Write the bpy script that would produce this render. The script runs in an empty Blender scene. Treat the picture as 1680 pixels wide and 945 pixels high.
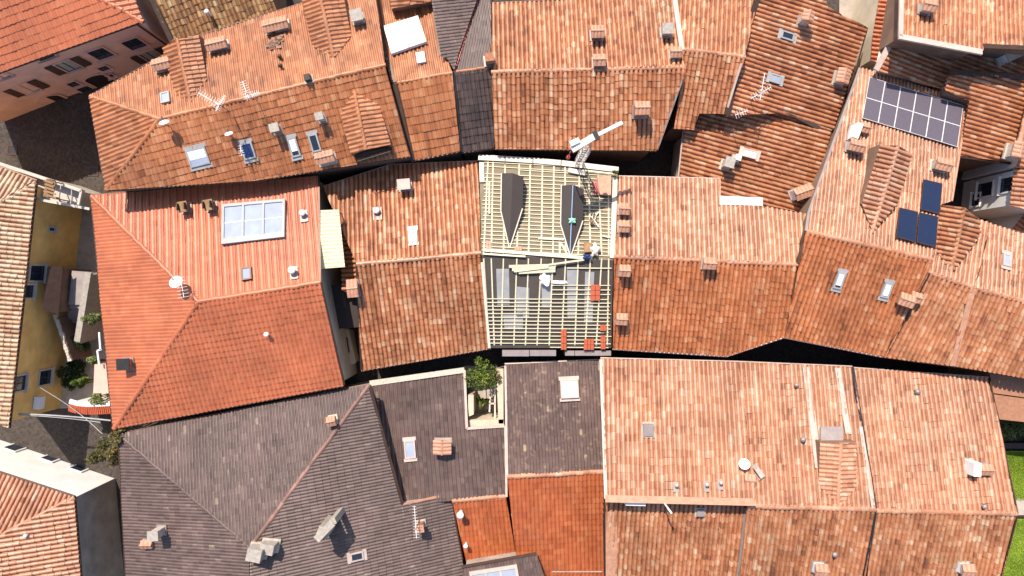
import bpy, math, random
import numpy as np
from mathutils import Vector, Matrix
random.seed(7)
R = np.random.RandomState(11)
S = bpy.context.scene
COL = S.collection
# ------------------------------------------------------------------ camera, sky, sun, exposure
H = 51.7                       # camera height above the street (m)
K = 0.00082                    # tangent of half a photograph pixel row per metre of distance
cam = bpy.data.cameras.new("drone_camera"); camo = bpy.data.objects.new("drone_camera", cam); COL.objects.link(camo)
camo.location = (0, 0, H); cam.sensor_width = 36.0; cam.lens = 36.0 / (K * 1680); cam.clip_end = 2000; cam.clip_start = 0.5
S.camera = camo
SUN_EL, SUN_AZ = math.radians(53), math.atan2(-0.36, 0.94)      # the sun stands beyond the top edge of the frame, a little to one side
W = bpy.data.worlds.new("World"); S.world = W; W.use_nodes = True
nt = W.node_tree; bg = nt.nodes["Background"]; sky = nt.nodes.new("ShaderNodeTexSky")
sky.sky_type = 'NISHITA'; sky.sun_disc = False; sky.sun_elevation = SUN_EL; sky.sun_rotation = SUN_AZ % (2 * math.pi)
nt.links.new(sky.outputs[0], bg.inputs[0]); bg.inputs[1].default_value = 0.15
sl = bpy.data.lights.new("sun", 'SUN'); sl.energy = 4.8; sl.angle = math.radians(0.5); sl.color = (1.0, 0.915, 0.80)
so = bpy.data.objects.new("sun", sl); COL.objects.link(so)
sd = Vector((math.sin(SUN_AZ) * math.cos(SUN_EL), math.cos(SUN_AZ) * math.cos(SUN_EL), math.sin(SUN_EL)))
so.rotation_euler = sd.to_track_quat('Z', 'Y').to_euler(); so.location = sd * 120
vs = S.view_settings
S.display_settings.display_device = 'sRGB'
vs.view_transform = 'Standard'; vs.look = 'None'; vs.gamma = 1; vs.use_curve_mapping = False; vs.exposure = 0.5
S.cycles.max_bounces = 5; S.cycles.diffuse_bounces = 3; S.cycles.glossy_bounces = 2
S.cycles.use_denoising = True

# ------------------------------------------------------------------ geometry helpers
ZS = 3.3                       # heights in the tables below are counted from 3.3 m under the street
def P(px, py, z):
    s = K * (H - (z - ZS)); return Vector(((px - 840) * s, (472.5 - py) * s, z - ZS))
class Plane:
    def __init__(self, a, b, c):
        self.a, self.b, self.c = a, b, c
        t = math.hypot(a, b)
        vh = Vector((-a, -b, 0)) / t if t > 1e-6 else Vector((0, -1, 0))
        self.vh = vh; self.t = t
        self.v = Vector((vh.x, vh.y, -t)).normalized(); self.n = Vector((-a, -b, 1)).normalized(); self.u = self.v.cross(self.n)
    def at(self, px, py, dz=0.0):
        ux, uy = (px - 840) * K, (472.5 - py) * K
        q = self.a * ux + self.b * uy
        z = (q * H + self.c + dz) / (1 + q)
        return Vector((ux * (H - z), uy * (H - z), z))
    def zat(self, x, y): return self.a * x + self.b * y + self.c
    def zz(self, p): return self.at(*p).z + ZS
def plane3(p, q, r):
    p, q, r = P(*p), P(*q), P(*r); n = (q - p).cross(r - p)
    a, b = -n.x / n.z, -n.y / n.z
    return Plane(a, b, p.z - a * p.x - b * p.y)
def slope(A, B, z0, t, toward):
    """plane through the level line A-B at height z0 that falls (t>0) or rises (t<0) toward a third pixel"""
    a, b, c = P(*A, z0), P(*B, z0), P(*toward, z0)
    d = (b - a); n = Vector((-d.y, d.x, 0)).normalized()
    if n.dot(c - a) < 0: n = -n
    ga, gb = -t * n.x, -t * n.y
    return Plane(ga, gb, a.z - ga * a.x - gb * a.y)

def link(name, me, parent=None, mats=(), origin=None):
    o = bpy.data.objects.new(name, me)
    for m in mats: me.materials.append(m)
    COL.objects.link(o)
    if parent is not None: o.parent = parent
    return o
def org(o):
    v = Vector((0, 0, 0))
    while o is not None: v += o.location; o = o.parent
    return v
class MB:
    def __init__(s): s.v = []; s.f = []; s.m = []
    def quad(s, pts, mi=0):
        i = len(s.v); s.v += [Vector(p) for p in pts]; s.f.append(tuple(range(i, i + len(pts)))); s.m.append(mi)
    def hexa(s, b, t, mi=0):
        """prism between two loops of the same length"""
        n = len(b); i = len(s.v); s.v += [Vector(p) for p in b] + [Vector(p) for p in t]
        s.f.append(tuple(i + k for k in reversed(range(n)))); s.f.append(tuple(i + n + k for k in range(n))); s.m += [mi, mi]
        for k in range(n):
            l = (k + 1) % n; s.f.append((i + k, i + l, i + n + l, i + n + k)); s.m.append(mi)
    def box(s, c, x, y, z, mi=0):
        """x, y, z: half-extent vectors about the centre c"""
        c = Vector(c); x, y, z = Vector(x), Vector(y), Vector(z)
        s.hexa([c - x - y - z, c + x - y - z, c + x + y - z, c - x + y - z], [c - x - y + z, c + x - y + z, c + x + y + z, c - x + y + z], mi)
    def bar(s, a, b, w, h, up=(0, 0, 1), mi=0):
        a, b = Vector(a), Vector(b); d = (b - a).normalized(); sd_ = d.cross(Vector(up))
        if sd_.length < 1e-4: sd_ = d.cross(Vector((1, 0, 0)))
        sd_.normalize(); n = sd_.cross(d).normalized()
        s.box((a + b) / 2, d * ((b - a).length / 2), sd_ * w / 2, n * h / 2, mi)
    def tube(s, pts, r, n=8, mi=0, caps=True):
        pts = [Vector(p) for p in pts]; rr = r if isinstance(r, (list, tuple)) else [r] * len(pts)
        rings = []
        for k, p in enumerate(pts):
            d = (pts[min(k + 1, len(pts) - 1)] - pts[max(k - 1, 0)]).normalized()
            a = d.orthogonal().normalized() if abs(d.z) < .99 else Vector((1, 0, 0)); b = d.cross(a).normalized(); a = b.cross(d)
            i = len(s.v); rings.append(i)
            for q in range(n):
                w = 2 * math.pi * q / n; s.v.append(p + (a * math.cos(w) + b * math.sin(w)) * rr[k])
        for k in range(len(pts) - 1):
            for q in range(n):
                t = (q + 1) % n; s.f.append((rings[k] + q, rings[k] + t, rings[k + 1] + t, rings[k + 1] + q)); s.m.append(mi)
        if caps:
            s.f.append(tuple(rings[0] + q for q in reversed(range(n)))); s.f.append(tuple(rings[-1] + q for q in range(n))); s.m += [mi, mi]
    def build(s, name, mats, parent=None, smooth=False):
        o0 = org(parent); me = bpy.data.meshes.new(name)
        me.from_pydata([tuple(v - o0) for v in s.v], [], s.f)
        if not isinstance(mats, (list, tuple)): mats = [mats]
        me.polygons.foreach_set("material_index", s.m)
        if smooth: me.polygons.foreach_set("use_smooth", [True] * len(s.f))
        me.update()
        return link(name, me, parent, mats)
def thing(name, label, cat, loc=(0, 0, 0), group=None):
    o = bpy.data.objects.new(name, None); COL.objects.link(o); o.location = loc; o.empty_display_size = .3
    o['label'] = label; o['category'] = cat
    if group: o['group'] = group
    return o
def tag(o, label, cat, group=None):
    o['label'] = label; o['category'] = cat
    if group: o['group'] = group
    return o

# ------------------------------------------------------------------ materials
def mat(name, col, rough=.8, metal=0., spec=.5, var=.25, scale=3., bump=0., emit=None, coat=0.):
    m = bpy.data.materials.new(name); m.use_nodes = True; n = m.node_tree; b = n.nodes["Principled BSDF"]
    b.inputs["Roughness"].default_value = rough; b.inputs["Metallic"].default_value = metal; b.inputs["Specular IOR Level"].default_value = spec
    b.inputs["Coat Weight"].default_value = coat
    tc = n.nodes.new("ShaderNodeTexCoord"); nz = n.nodes.new("ShaderNodeTexNoise"); nz.inputs["Scale"].default_value = scale; nz.inputs["Detail"].default_value = 8; nz.inputs["Roughness"].default_value = .65
    n.links.new(tc.outputs["Object"], nz.inputs["Vector"])
    r = n.nodes.new("ShaderNodeValToRGB"); c = Vector(col[:3])
    r.color_ramp.elements[0].position = .3; r.color_ramp.elements[1].position = .72
    r.color_ramp.elements[0].color = (*(c * (1 - var)), 1); r.color_ramp.elements[1].color = (*[min(1, q) for q in c * (1 + var * .6)], 1)
    n.links.new(nz.outputs["Fac"], r.inputs[0]); n.links.new(r.outputs[0], b.inputs["Base Color"])
    if bump:
        bp = n.nodes.new("ShaderNodeBump"); bp.inputs["Strength"].default_value = bump; bp.inputs["Distance"].default_value = .02
        nz2 = n.nodes.new("ShaderNodeTexNoise"); nz2.inputs["Scale"].default_value = scale * 8; n.links.new(tc.outputs["Object"], nz2.inputs["Vector"])
        n.links.new(nz2.outputs["Fac"], bp.inputs["Height"]); n.links.new(bp.outputs[0], b.inputs["Normal"])
    return m
def tile_mat(name, pal, rough=.5, patch=.25, lichen=(.20, .16, .09), lich=.25, spec=.5, streak=.35):
    """roof tiles: every tile draws its own fired colour, patches weather, lichen and soot speckle"""
    m = bpy.data.materials.new(name); m.use_nodes = True; n = m.node_tree; L = n.links; b = n.nodes["Principled BSDF"]
    b.inputs["Roughness"].default_value = rough; b.inputs["Specular IOR Level"].default_value = spec
    at = n.nodes.new("ShaderNodeAttribute"); at.attribute_name = "rnd"
    ra = n.nodes.new("ShaderNodeValToRGB"); cr = ra.color_ramp; cr.interpolation = 'LINEAR'
    tot = sum(p[3] for p in pal); acc = 0
    cr.elements.remove(cr.elements[1])
    for i, p in enumerate(pal):
        pos = (acc + p[3] / 2) / tot; acc += p[3]
        e = cr.elements[0] if i == 0 else cr.elements.new(pos)
        e.position = pos; e.color = (p[0], p[1], p[2], 1)
    tc = n.nodes.new("ShaderNodeTexCoord")
    cz = n.nodes.new("ShaderNodeTexNoise"); cz.inputs["Scale"].default_value = 1.3; cz.inputs["Detail"].default_value = 4; L.new(tc.outputs["Object"], cz.inputs["Vector"])
    m1 = n.nodes.new("ShaderNodeMath"); m1.operation = 'MULTIPLY_ADD'; L.new(at.outputs["Fac"], m1.inputs[0]); m1.inputs[1].default_value = .80; m1.inputs[2].default_value = -.225
    m2 = n.nodes.new("ShaderNodeMath"); m2.operation = 'MULTIPLY_ADD'; L.new(cz.outputs["Fac"], m2.inputs[0]); m2.inputs[1].default_value = .65; L.new(m1.outputs[0], m2.inputs[2])
    L.new(m2.outputs[0], ra.inputs[0])
    def noise(sc, det, lo, hi, c0=0., c1=1.):
        z = n.nodes.new("ShaderNodeTexNoise"); z.inputs["Scale"].default_value = sc; z.inputs["Detail"].default_value = det; z.inputs["Roughness"].default_value = .6
        L.new(tc.outputs["Object"], z.inputs["Vector"]); q = n.nodes.new("ShaderNodeMapRange")
        q.inputs[1].default_value = lo; q.inputs[2].default_value = hi; q.inputs[3].default_value = c0; q.inputs[4].default_value = c1
        L.new(z.outputs["Fac"], q.inputs[0]); return q.outputs[0]
    def mix(f, a, bb, mode='MIX'):
        x = n.nodes.new("ShaderNodeMix"); x.data_type = 'RGBA'; x.blend_type = mode
        if isinstance(f, float): x.inputs[0].default_value = f
        else: L.new(f, x.inputs[0])
        for k, s_ in ((6, a), (7, bb)):
            if isinstance(s_, tuple): x.inputs[k].default_value = (*s_, 1)
            else: L.new(s_, x.inputs[k])
        return x.outputs[2]
    c = ra.outputs[0]
    big = noise(.35, 4, .35, .68, 1 - patch, 1 + patch * .5)
    cc = n.nodes.new("ShaderNodeCombineColor"); 
    for k in range(3): L.new(big, cc.inputs[k])
    c = mix(1.0, c, cc.outputs[0], 'MULTIPLY')
    c = mix(noise(2.2, 8, .56, .75, 0, lich), c, lichen)
    c = mix(noise(14, 6, .58, .8, 0, streak), c, (lichen[0] * .45, lichen[1] * .42, lichen[2] * .45))
    L.new(c, b.inputs["Base Color"])
    bp = n.nodes.new("ShaderNodeBump"); bp.inputs["Strength"].default_value = .35; bp.inputs["Distance"].default_value = .01
    z = n.nodes.new("ShaderNodeTexNoise"); z.inputs["Scale"].default_value = 40; L.new(tc.outputs["Object"], z.inputs["Vector"]); L.new(z.outputs["Fac"], bp.inputs["Height"]); L.new(bp.outputs[0], b.inputs["Normal"])
    return m
T = {
 'mixed': tile_mat("terracotta_mixed", [(.19, .07, .033, 1.1), (.34, .12, .052, 3), (.42, .16, .07, 5), (.48, .205, .10, 4), (.53, .29, .165, 2.2), (.59, .40, .26, 1.1)], rough=.48, lich=.28, spec=.5),
 'pale': tile_mat("terracotta_pale", [(.26, .105, .052, .9), (.41, .17, .087, 3), (.48, .22, .123, 5), (.53, .275, .168, 3), (.58, .375, .255, 1.3)], rough=.45, lich=.18, spec=.6),
 'amber': tile_mat("terracotta_amber", [(.23, .075, .028, .8), (.39, .125, .046, 4), (.45, .15, .058, 5), (.50, .20, .09, 2), (.55, .30, .17, .7)], rough=.45, lich=.24, spec=.5),
 'brown': tile_mat("terracotta_brown", [(.20, .07, .027, .9), (.34, .115, .042, 3), (.39, .14, .054, 5), (.44, .18, .08, 2), (.49, .25, .125, .7)], rough=.47, lichen=(.19, .12, .05), lich=.3, spec=.5),
 'olive': tile_mat("terracotta_lichen", [(.14, .065, .03, 1), (.24, .11, .045, 3), (.32, .16, .065, 3), (.42, .25, .12, 1.2), (.50, .36, .20, .5)], rough=.6, lichen=(.19, .15, .06), lich=.5),
 'orange': tile_mat("terracotta_coral", [(.41, .115, .050, 1), (.45, .13, .057, 4), (.465, .137, .06, 4), (.49, .16, .075, 1)], rough=.42, lich=.14, patch=.2, streak=.25, spec=.45),
 'rust': tile_mat("terracotta_rust", [(.32, .075, .022, .7), (.40, .10, .032, 4), (.43, .115, .038, 4), (.47, .16, .06, .8)], rough=.45, lich=.16, patch=.2),
 'cream': tile_mat("terracotta_cream", [(.27, .12, .06, .7), (.42, .23, .13, 2), (.52, .33, .20, 3), (.60, .43, .29, 3)], rough=.5, lich=.22),
 'slate': tile_mat("brown_slate_tile", [(.08, .049, .041, 1), (.112, .069, .058, 4), (.126, .079, .066, 4), (.15, .10, .083, 1.2), (.25, .18, .135, .3)], rough=.5, lichen=(.20, .135, .105), lich=.25, streak=.2),
 'slate_mossy': tile_mat("brown_slate_tile_mossy", [(.095, .055, .043, 1), (.122, .072, .057, 4), (.134, .081, .066, 4), (.165, .11, .082, .8), (.38, .27, .17, .4)], rough=.5, lichen=(.36, .24, .16), lich=.7, streak=.2),
 'ridge_dull': tile_mat("ridge_tile_dull", [(.17, .085, .065, 1), (.24, .12, .09, 2), (.30, .16, .12, 1)], rough=.6),
 'dark': tile_mat("charcoal_tile", [(.04, .025, .022, 1), (.062, .038, .033, 4), (.08, .052, .046, 3), (.11, .075, .065, 1)], rough=.48, lich=.15),
}
M = {}
def mm(k, *a, **kw): M[k] = mat(k, *a, **kw); return M[k]
mm('plaster_pink', (.72, .42, .33), .9, var=.2, scale=.9, bump=.3)
mm('plaster_ochre', (.92, .53, .165), .9, var=.28, scale=.8, bump=.3)
mm('plaster_white', (.82, .79, .74), .9, var=.12, scale=1, bump=.2)
mm('plaster_cream', (.60, .49, .36), .9, var=.2, scale=1, bump=.2)
mm('plaster_grey', (.40, .33, .27), .95, var=.4, scale=.7, bump=.4)
mm('plaster_brown', (.22, .13, .085), .95, var=.35, scale=.8, bump=.3)
mm('render_chimney', (.50, .42, .34), .9, var=.3, scale=4, bump=.3)
mm('brick', (.38, .16, .085), .9, var=.3, scale=6, bump=.4)
mm('concrete', (.38, .33, .28), .9, var=.3, scale=5, bump=.3)
mm('white_metal', (.80, .79, .77), .4, var=.05)
mm('white_plastic', (.85, .84, .82), .5, var=.08)
mm('grey_metal', (.28, .27, .27), .35, metal=.7, var=.2)
mm('lead', (.33, .27, .25), .55, metal=.3, var=.2, scale=2)
mm('pale_flashing', (.52, .40, .34), .55, metal=.1, var=.2, scale=2)
mm('dark_metal', (.035, .03, .03), .45, metal=.4, var=.2)
mm('brown_metal', (.085, .045, .03), .45, metal=.5, var=.25)
mm('wood_dark', (.055, .03, .02), .7, var=.3)
mm('wood_beam', (.30, .16, .07), .75, var=.3)
mm('wood_new', (.72, .63, .43), .75, var=.14, scale=5)
mm('wood_pale', (.70, .60, .48), .8, var=.15, scale=4)
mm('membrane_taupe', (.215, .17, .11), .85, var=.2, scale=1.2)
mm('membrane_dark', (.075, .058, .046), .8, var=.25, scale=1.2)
mm('membrane_brown', (.038, .026, .022), .7, var=.15, scale=1.5)
mm('sheet_grey', (.34, .33, .32), .55, var=.2, scale=1.5)
mm('terracotta_new', (.55, .12, .05), .6, var=.2, scale=6)
mm('terracotta_cap', (.50, .25, .155), .6, var=.3, scale=3)
mm('glass_dark', (.02, .03, .05), .08, spec=.8, var=.2)
mm('glass_blue', (.015, .035, .12), .1, spec=.8, var=.2)
mm('glass_pale', (.30, .33, .40), .6, spec=.15, var=.12, scale=1.5)
mm('glass_milky', (.33, .37, .49), .65, spec=.12, var=.15, scale=1.2)
mm('pane_white', (.82, .82, .84), .35, var=.05)
mm('solar_blue', (.012, .018, .05), .15, spec=.8, var=.15)
mm('shutter', (.075, .035, .02), .6, var=.2)
mm('opening', (.012, .008, .007), .9, var=.1)
mm('stone', (.52, .46, .38), .85, var=.2, scale=4)
mm('awning_cream', (.72, .66, .42), .75, var=.06)
mm('red_paint', (.40, .03, .02), .5, var=.1)
mm('green_cloth', (.28, .55, .42), .8, var=.1)
mm('blue_cloth', (.02, .05, .16), .8, var=.1)
mm('rope_blue', (.30, .42, .62), .7, var=.1)
mm('crane_white', (.74, .68, .60), .5, var=.15, scale=4)
mm('lattice', (.60, .55, .50), .6, metal=.1, var=.2)
mm('bark', (.10, .065, .04), .9, var=.3)
def leaf_mat(name, c1, c2, c3):
    m = bpy.data.materials.new(name); m.use_nodes = True; n = m.node_tree; b = n.nodes["Principled BSDF"]; b.inputs["Roughness"].default_value = .6
    at = n.nodes.new("ShaderNodeAttribute"); at.attribute_name = "rnd"; r = n.nodes.new("ShaderNodeValToRGB")
    r.color_ramp.elements[0].color = (*c1, 1); r.color_ramp.elements[1].color = (*c3, 1); e = r.color_ramp.elements.new(.55); e.color = (*c2, 1)
    n.links.new(at.outputs["Fac"], r.inputs[0]); n.links.new(r.outputs[0], b.inputs["Base Color"])
    tr = n.nodes.new("ShaderNodeBsdfTranslucent"); n.links.new(r.outputs[0], tr.inputs[0]); mx = n.nodes.new("ShaderNodeMixShader"); mx.inputs[0].default_value = .3
    n.links.new(b.outputs[0], mx.inputs[1]); n.links.new(tr.outputs[0], mx.inputs[2]); n.links.new(mx.outputs[0], n.nodes["Material Output"].inputs[0]); return m
M['leaf'] = leaf_mat("leaf_green", (.04, .08, .014), (.15, .22, .03), (.42, .40, .07))
M['leaf_dark'] = leaf_mat("leaf_dark_green", (.015, .03, .01), (.04, .075, .018), (.11, .15, .04))
M['leaf_pale'] = leaf_mat("leaf_pale_green", (.08, .11, .03), (.22, .26, .08), (.48, .46, .22))
M['leaf_rusty'] = leaf_mat("leaf_rusty", (.06, .06, .02), (.17, .15, .045), (.33, .20, .07))

# ------------------------------------------------------------------ roofs
STY = {  # pitch, row length, step, stagger, profile (offset, height)
 'coppi': (.285, .38, .026, .3, [(-.5, -.045), (-.40, -.03), (-.355, .0), (-.335, .055), (-.22, .088), (-.08, .105), (.08, .105), (.22, .088), (.335, .055), (.355, .0), (.40, -.03), (.5, -.045)]),
 'mars':  (.26, .40, .034, 0., [(-.5, .0), (-.3, .0), (-.16, .05), (.0, .078), (.15, .082), (.30, .06), (.42, .0), (.5, .0)]),
 'wave': (.44, .36, .032, 0., [(-.5, .0), (-.40, .0), (-.30, .022), (-.2, .032), (-.1, .022), (0., .006), (.1, .022), (.22, .042), (.36, .055), (.45, .05), (.5, .0)]),
 'slate': (.20, .40, .022, .0, [(-.5, .0), (-.2, .0), (-.05, .035), (.15, .045), (.38, .03), (.5, .0)]),
}
def tiles(name, pl, polys, style, tm, parent, pitch=None, row=None):
    p, Lr, th, stg, prof = STY[style]; p = pitch or p; Lr = row or Lr
    off = np.array([q[0] for q in prof]) * p; hh = np.array([q[1] for q in prof]) * (p / STY[style][0]); m = len(prof)
    O = pl.at(840, 472); U, V, N = (np.array(x) for x in (pl.u, pl.v, pl.n)); On = np.array(O)
    VV, FF, RR = [], [], []; base = 0
    for poly in polys:
        pts = np.array([pl.at(*q) for q in poly]) - On; pu, pv = pts @ U, pts @ V
        c0, c1 = int(math.floor(pu.min() / p)), int(math.ceil(pu.max() / p)); r0, r1 = int(math.floor(pv.min() / Lr)) - 1, int(math.ceil(pv.max() / Lr)) + 1
        nc, nr = c1 - c0, r1 - r0
        if nc < 1: continue
        rs = np.random.RandomState((c0 * 7 + r0 * 13 + len(FF)) % 9999)
        stag = (rs.rand(nc) * Lr * stg)[:, None, None]
        k = np.arange(r0, r1)[None, :, None]
        u = (np.arange(c0, c1) + .5)[:, None, None] * p + off[None, None, :] + (rs.randn(nc, nr) * .009)[:, :, None] * (.3 + .7 * stg)
        # slow sag of the columns
        u = np.clip(u, pu.min() + 1e-4, pu.max() - 1e-4)
        vmin = np.full(u.shape, 1e9); vmax = np.full(u.shape, -1e9)
        for i in range(len(pu)):
            j = (i + 1) % len(pu); ua, ub, va, vb = pu[i], pu[j], pv[i], pv[j]
            if abs(ub - ua) < 1e-6: continue
            msk = (u >= min(ua, ub)) & (u <= max(ua, ub)); v = va + (u - ua) / (ub - ua) * (vb - va)
            vmin = np.where(msk, np.minimum(vmin, v), vmin); vmax = np.where(msk, np.maximum(vmax, v), vmax)
        jit = (rs.randn(nc, nr) * .016 * (.4 + .6 * stg))[:, :, None]
        amp = .25 + .75 * (stg > 0); uc = (np.arange(c0, c1) + .5)[:, None, None] * p
        stag = stag + amp * (.055 * np.sin(uc * .75 + k * .05) + .035 * np.sin(uc * 2.1 + k * .31 + c0))
        va = np.clip(k * Lr + stag + np.zeros_like(u), vmin, vmax); vb = np.clip((k + 1) * Lr + stag + jit + np.zeros_like(u), vmin, vmax)
        dz = (rs.randn(nc, nr) * (.006 + .006 * (stg > 0)))[:, :, None]; wave = .030 * np.sin(u * .9 + va * .5) + .018 * np.sin(u * .37 - va * 1.1)
        h = hh[None, None, :] + dz + wave
        A = np.stack([u, va, h], -1); B = np.stack([u, vb, h + th], -1); C = np.stack([u, vb, h - .004], -1)
        X = np.stack([A, B, B, C], 2).reshape(-1, 3)                   # (nc,nr,4,m)
        idx = np.arange(nc * nr * 4 * m).reshape(nc, nr, 4, m)
        okk = ((vb - va)[:, :, :-1] + (vb - va)[:, :, 1:] > .01) & (u[:, :, 1:] - u[:, :, :-1] > .004)
        sm = rs.rand(nc, nr + 8); sm = np.stack([sm[:, q:q + nr] for q in range(8)], 0).mean(0); sm = (sm - .5) * 2.4
        rn = np.clip(.5 + (rs.rand(nc, nr) - .5) * (.78 if stg else .95) + sm * (.5 if stg else .2), 0, 1); rn2 = np.clip(rn + rs.randn(nc, nr) * .2, 0, 1)
        for t0, t1 in ((0, 1), (2, 3)):
            q = np.stack([idx[:, :, t0, :-1], idx[:, :, t1, :-1], idx[:, :, t1, 1:], idx[:, :, t0, 1:]], -1)
            rr = np.repeat(rn[:, :, None], m - 1, 2).copy()
            if style == 'coppi': rr[:, :, 0] = rn2; rr[:, :, -1] = rn2
            FF.append(q[okk] + base); RR.append(rr[okk])
        VV.append(On + X[:, :1] * U + X[:, 1:2] * V + X[:, 2:] * N); base += len(X)
    V_ = np.concatenate(VV); F_ = np.concatenate(FF); R_ = np.concatenate(RR)
    used, inv = np.unique(F_, return_inverse=True); F_ = inv.reshape(F_.shape); V_ = V_[used] - np.array(org(parent))
    me = bpy.data.meshes.new(name); me.vertices.add(len(V_)); me.vertices.foreach_set("co", V_.astype(np.float32).ravel())
    me.loops.add(F_.size); me.loops.foreach_set("vertex_index", F_.astype(np.int32).ravel())
    me.polygons.add(len(F_)); me.polygons.foreach_set("loop_start", np.arange(0, F_.size, 4, dtype=np.int32))
    me.update(calc_edges=True)
    a = me.attributes.new("rnd", 'FLOAT', 'FACE'); a.data.foreach_set("value", R_.astype(np.float32))
    return link(name, me, parent, [tm])

def ridge(parent, a, b, r=.14, tm=None, name='ridge_cap', lift=.03):
    """half-round ridge tiles laid end to end from a to b"""
    a, b = Vector(a), Vector(b); d = b - a; n = max(1, int(d.length / .42)); d.normalize(); step = (b - a).length / n
    s = d.cross(Vector((0, 0, 1))).normalized(); up = s.cross(d).normalized(); o0 = org(parent)
    vs_, fs, rn = [], [], []
    for i in range(n):
        rr = r * (1 + random.uniform(-.05, .05)); q = random.random() * .8 + .1; j = Vector((random.uniform(-.02, .02), random.uniform(-.02, .02), random.uniform(-.015, .015)))
        i0 = len(vs_)
        for e, k in ((0, 1.08), (1.06, .92)):
            for w in range(7):
                t = math.pi * (w / 6); vs_.append(a + d * (step * (i + e)) + s * (math.cos(t) * rr * k) + up * (math.sin(t) * rr * k * .85 + lift - .05) + j - o0)
        for w in range(6): fs.append((i0 + w, i0 + w + 1, i0 + 8 + w, i0 + 7 + w)); rn.append(q)
        fs.append(tuple(i0 + w for w in reversed(range(7)))); rn.append(q)
    me = bpy.data.meshes.new(name); me.from_pydata([tuple(v) for v in vs_], [], fs); me.update()
    at = me.attributes.new("rnd", 'FLOAT', 'FACE'); at.data.foreach_set("value", rn)
    return link(name, me, parent, [tm or T['pale']])

class House:
    def __init__(s, name, label, cat, cen, wall='plaster_brown', inset=7, zbase=0.):
        s.root = thing(name, label, cat, (*P(*cen, ZS + 8)[:2], 0)); s.f = []; s.wallmat = wall; s.cen = cen; s.inset = inset; s.zb = zbase; s.sk = {}
    def roof(s, pl, poly, style, tm, split=None, wall=True, **kw):
        o = tiles('roof_slope', pl, split or [poly], style, T[tm], s.root, **kw); s.f.append((pl, poly, wall)); s.last = o
        return o
    def sheet(s, pl, poly, m, thick=.08, name='roof_slope', wall=True):
        b = MB(); t = [pl.at(*q) for q in poly]; dn = pl.n * thick
        if (t[1] - t[0]).cross(t[2] - t[1]).z < 0: t = t[::-1]
        b.hexa([x - dn for x in t], t); o = b.build(name, M[m], s.root); s.f.append((pl, poly, wall)); return o
    def inn(s, q):
        c = Vector(s.cen) - Vector(q); return Vector(q) + c.normalized() * min(s.inset, c.length * .5)
    def walls(s):
        b = MB(); edges = {}
        for k, (pl, poly, w) in enumerate(s.f):
            if not w: continue
            for i in range(len(poly)):
                e = frozenset((poly[i], poly[(i + 1) % len(poly)])); edges.setdefault(e, []).append(k)
        vid = {}
        def vert(q, pl):
            if q not in vid:
                iq = s.inn(q); p = pl.at(iq.x, iq.y, -.16); s.sk[q] = p; vid[q] = len(b.v); b.v.append(p)
            return vid[q]
        bot = {}
        for k, (pl, poly, w) in enumerate(s.f):
            if not w: continue
            f = [vert(q, pl) for q in poly]; b.f.append(tuple(f)); b.m.append(0)
            for i in range(len(poly)):
                p, q = poly[i], poly[(i + 1) % len(poly)]
                if len(edges[frozenset((p, q))]) > 1: continue
                for r in (p, q):
                    if r not in bot: v = b.v[vid[r]]; bot[r] = len(b.v); b.v.append(Vector((v.x, v.y, s.zb)))
                b.f.append((vid[p], bot[p], bot[q], vid[q])); b.m.append(0)
        s.wall = b.build('wall', M[s.wallmat], s.root); return s.wall
    def ridge(s, pl, A, B, **kw): return ridge(s.root, pl.at(*A), pl.at(*B), **kw)
    def gutter(s, pl, pts, r=.055, m='brown_metal', lift=-.05):
        b = MB(); b.tube([pl.at(*q, lift) for q in pts], r, 6); return b.build('gutter', M[m], s.root)
    def strip(s, pl, A, B, w=.25, h=.05, m='lead', name='flashing', lift=.11):
        b = MB(); b.bar(pl.at(*A, lift), pl.at(*B, lift), w, h, pl.n); return b.build(name, M[m], s.root)

def dormer(h, main, A, B, left, right, style, tm, t=.3, front=None, frontmat='opening', wallm='plaster_brown', zr=None, rc=True, sheet=None):
    """gabled dormer: level ridge A (gable end) - B (dies into the main slope)"""
    z0 = zr if zr is not None else main.zz(B)
    pls = [slope(A, B, z0, t, p) for p in (left[-1] if False else cen_of(left), cen_of(right))]
    b = MB()
    for pl, poly in zip(pls, (left, right)):
        top = [pl.at(*q, -.05) for q in poly]; n = len(top)
        low = [Vector((p.x, p.y, min(p.z - .02, main.zat(p.x, p.y) - .06))) for p in top]
        if (top[1] - top[0]).cross(top[2] - top[1]).z < 0: top, low = top[::-1], low[::-1]
        b.hexa(low, top)
    d = b.build('dormer', M[wallm], h.root)
    for pl, poly in zip(pls, (left, right)):
        if sheet:
            q = MB(); tp = [pl.at(*x) for x in poly]
            if (tp[1] - tp[0]).cross(tp[2] - tp[1]).z < 0: tp = tp[::-1]
            q.hexa([x - pl.n * .04 for x in tp], tp); q.build('roof_slope', M[sheet], d)
        else: tiles('roof_slope', pl, [poly], style, T[tm], d, row=.42)
    if rc and not sheet: ridge(d, pls[0].at(*A), pls[0].at(*B), r=.13, tm=T[tm])
    return d, pls
def cen_of(poly):
    return (sum(p[0] for p in poly) / len(poly), sum(p[1] for p in poly) / len(poly))

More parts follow.
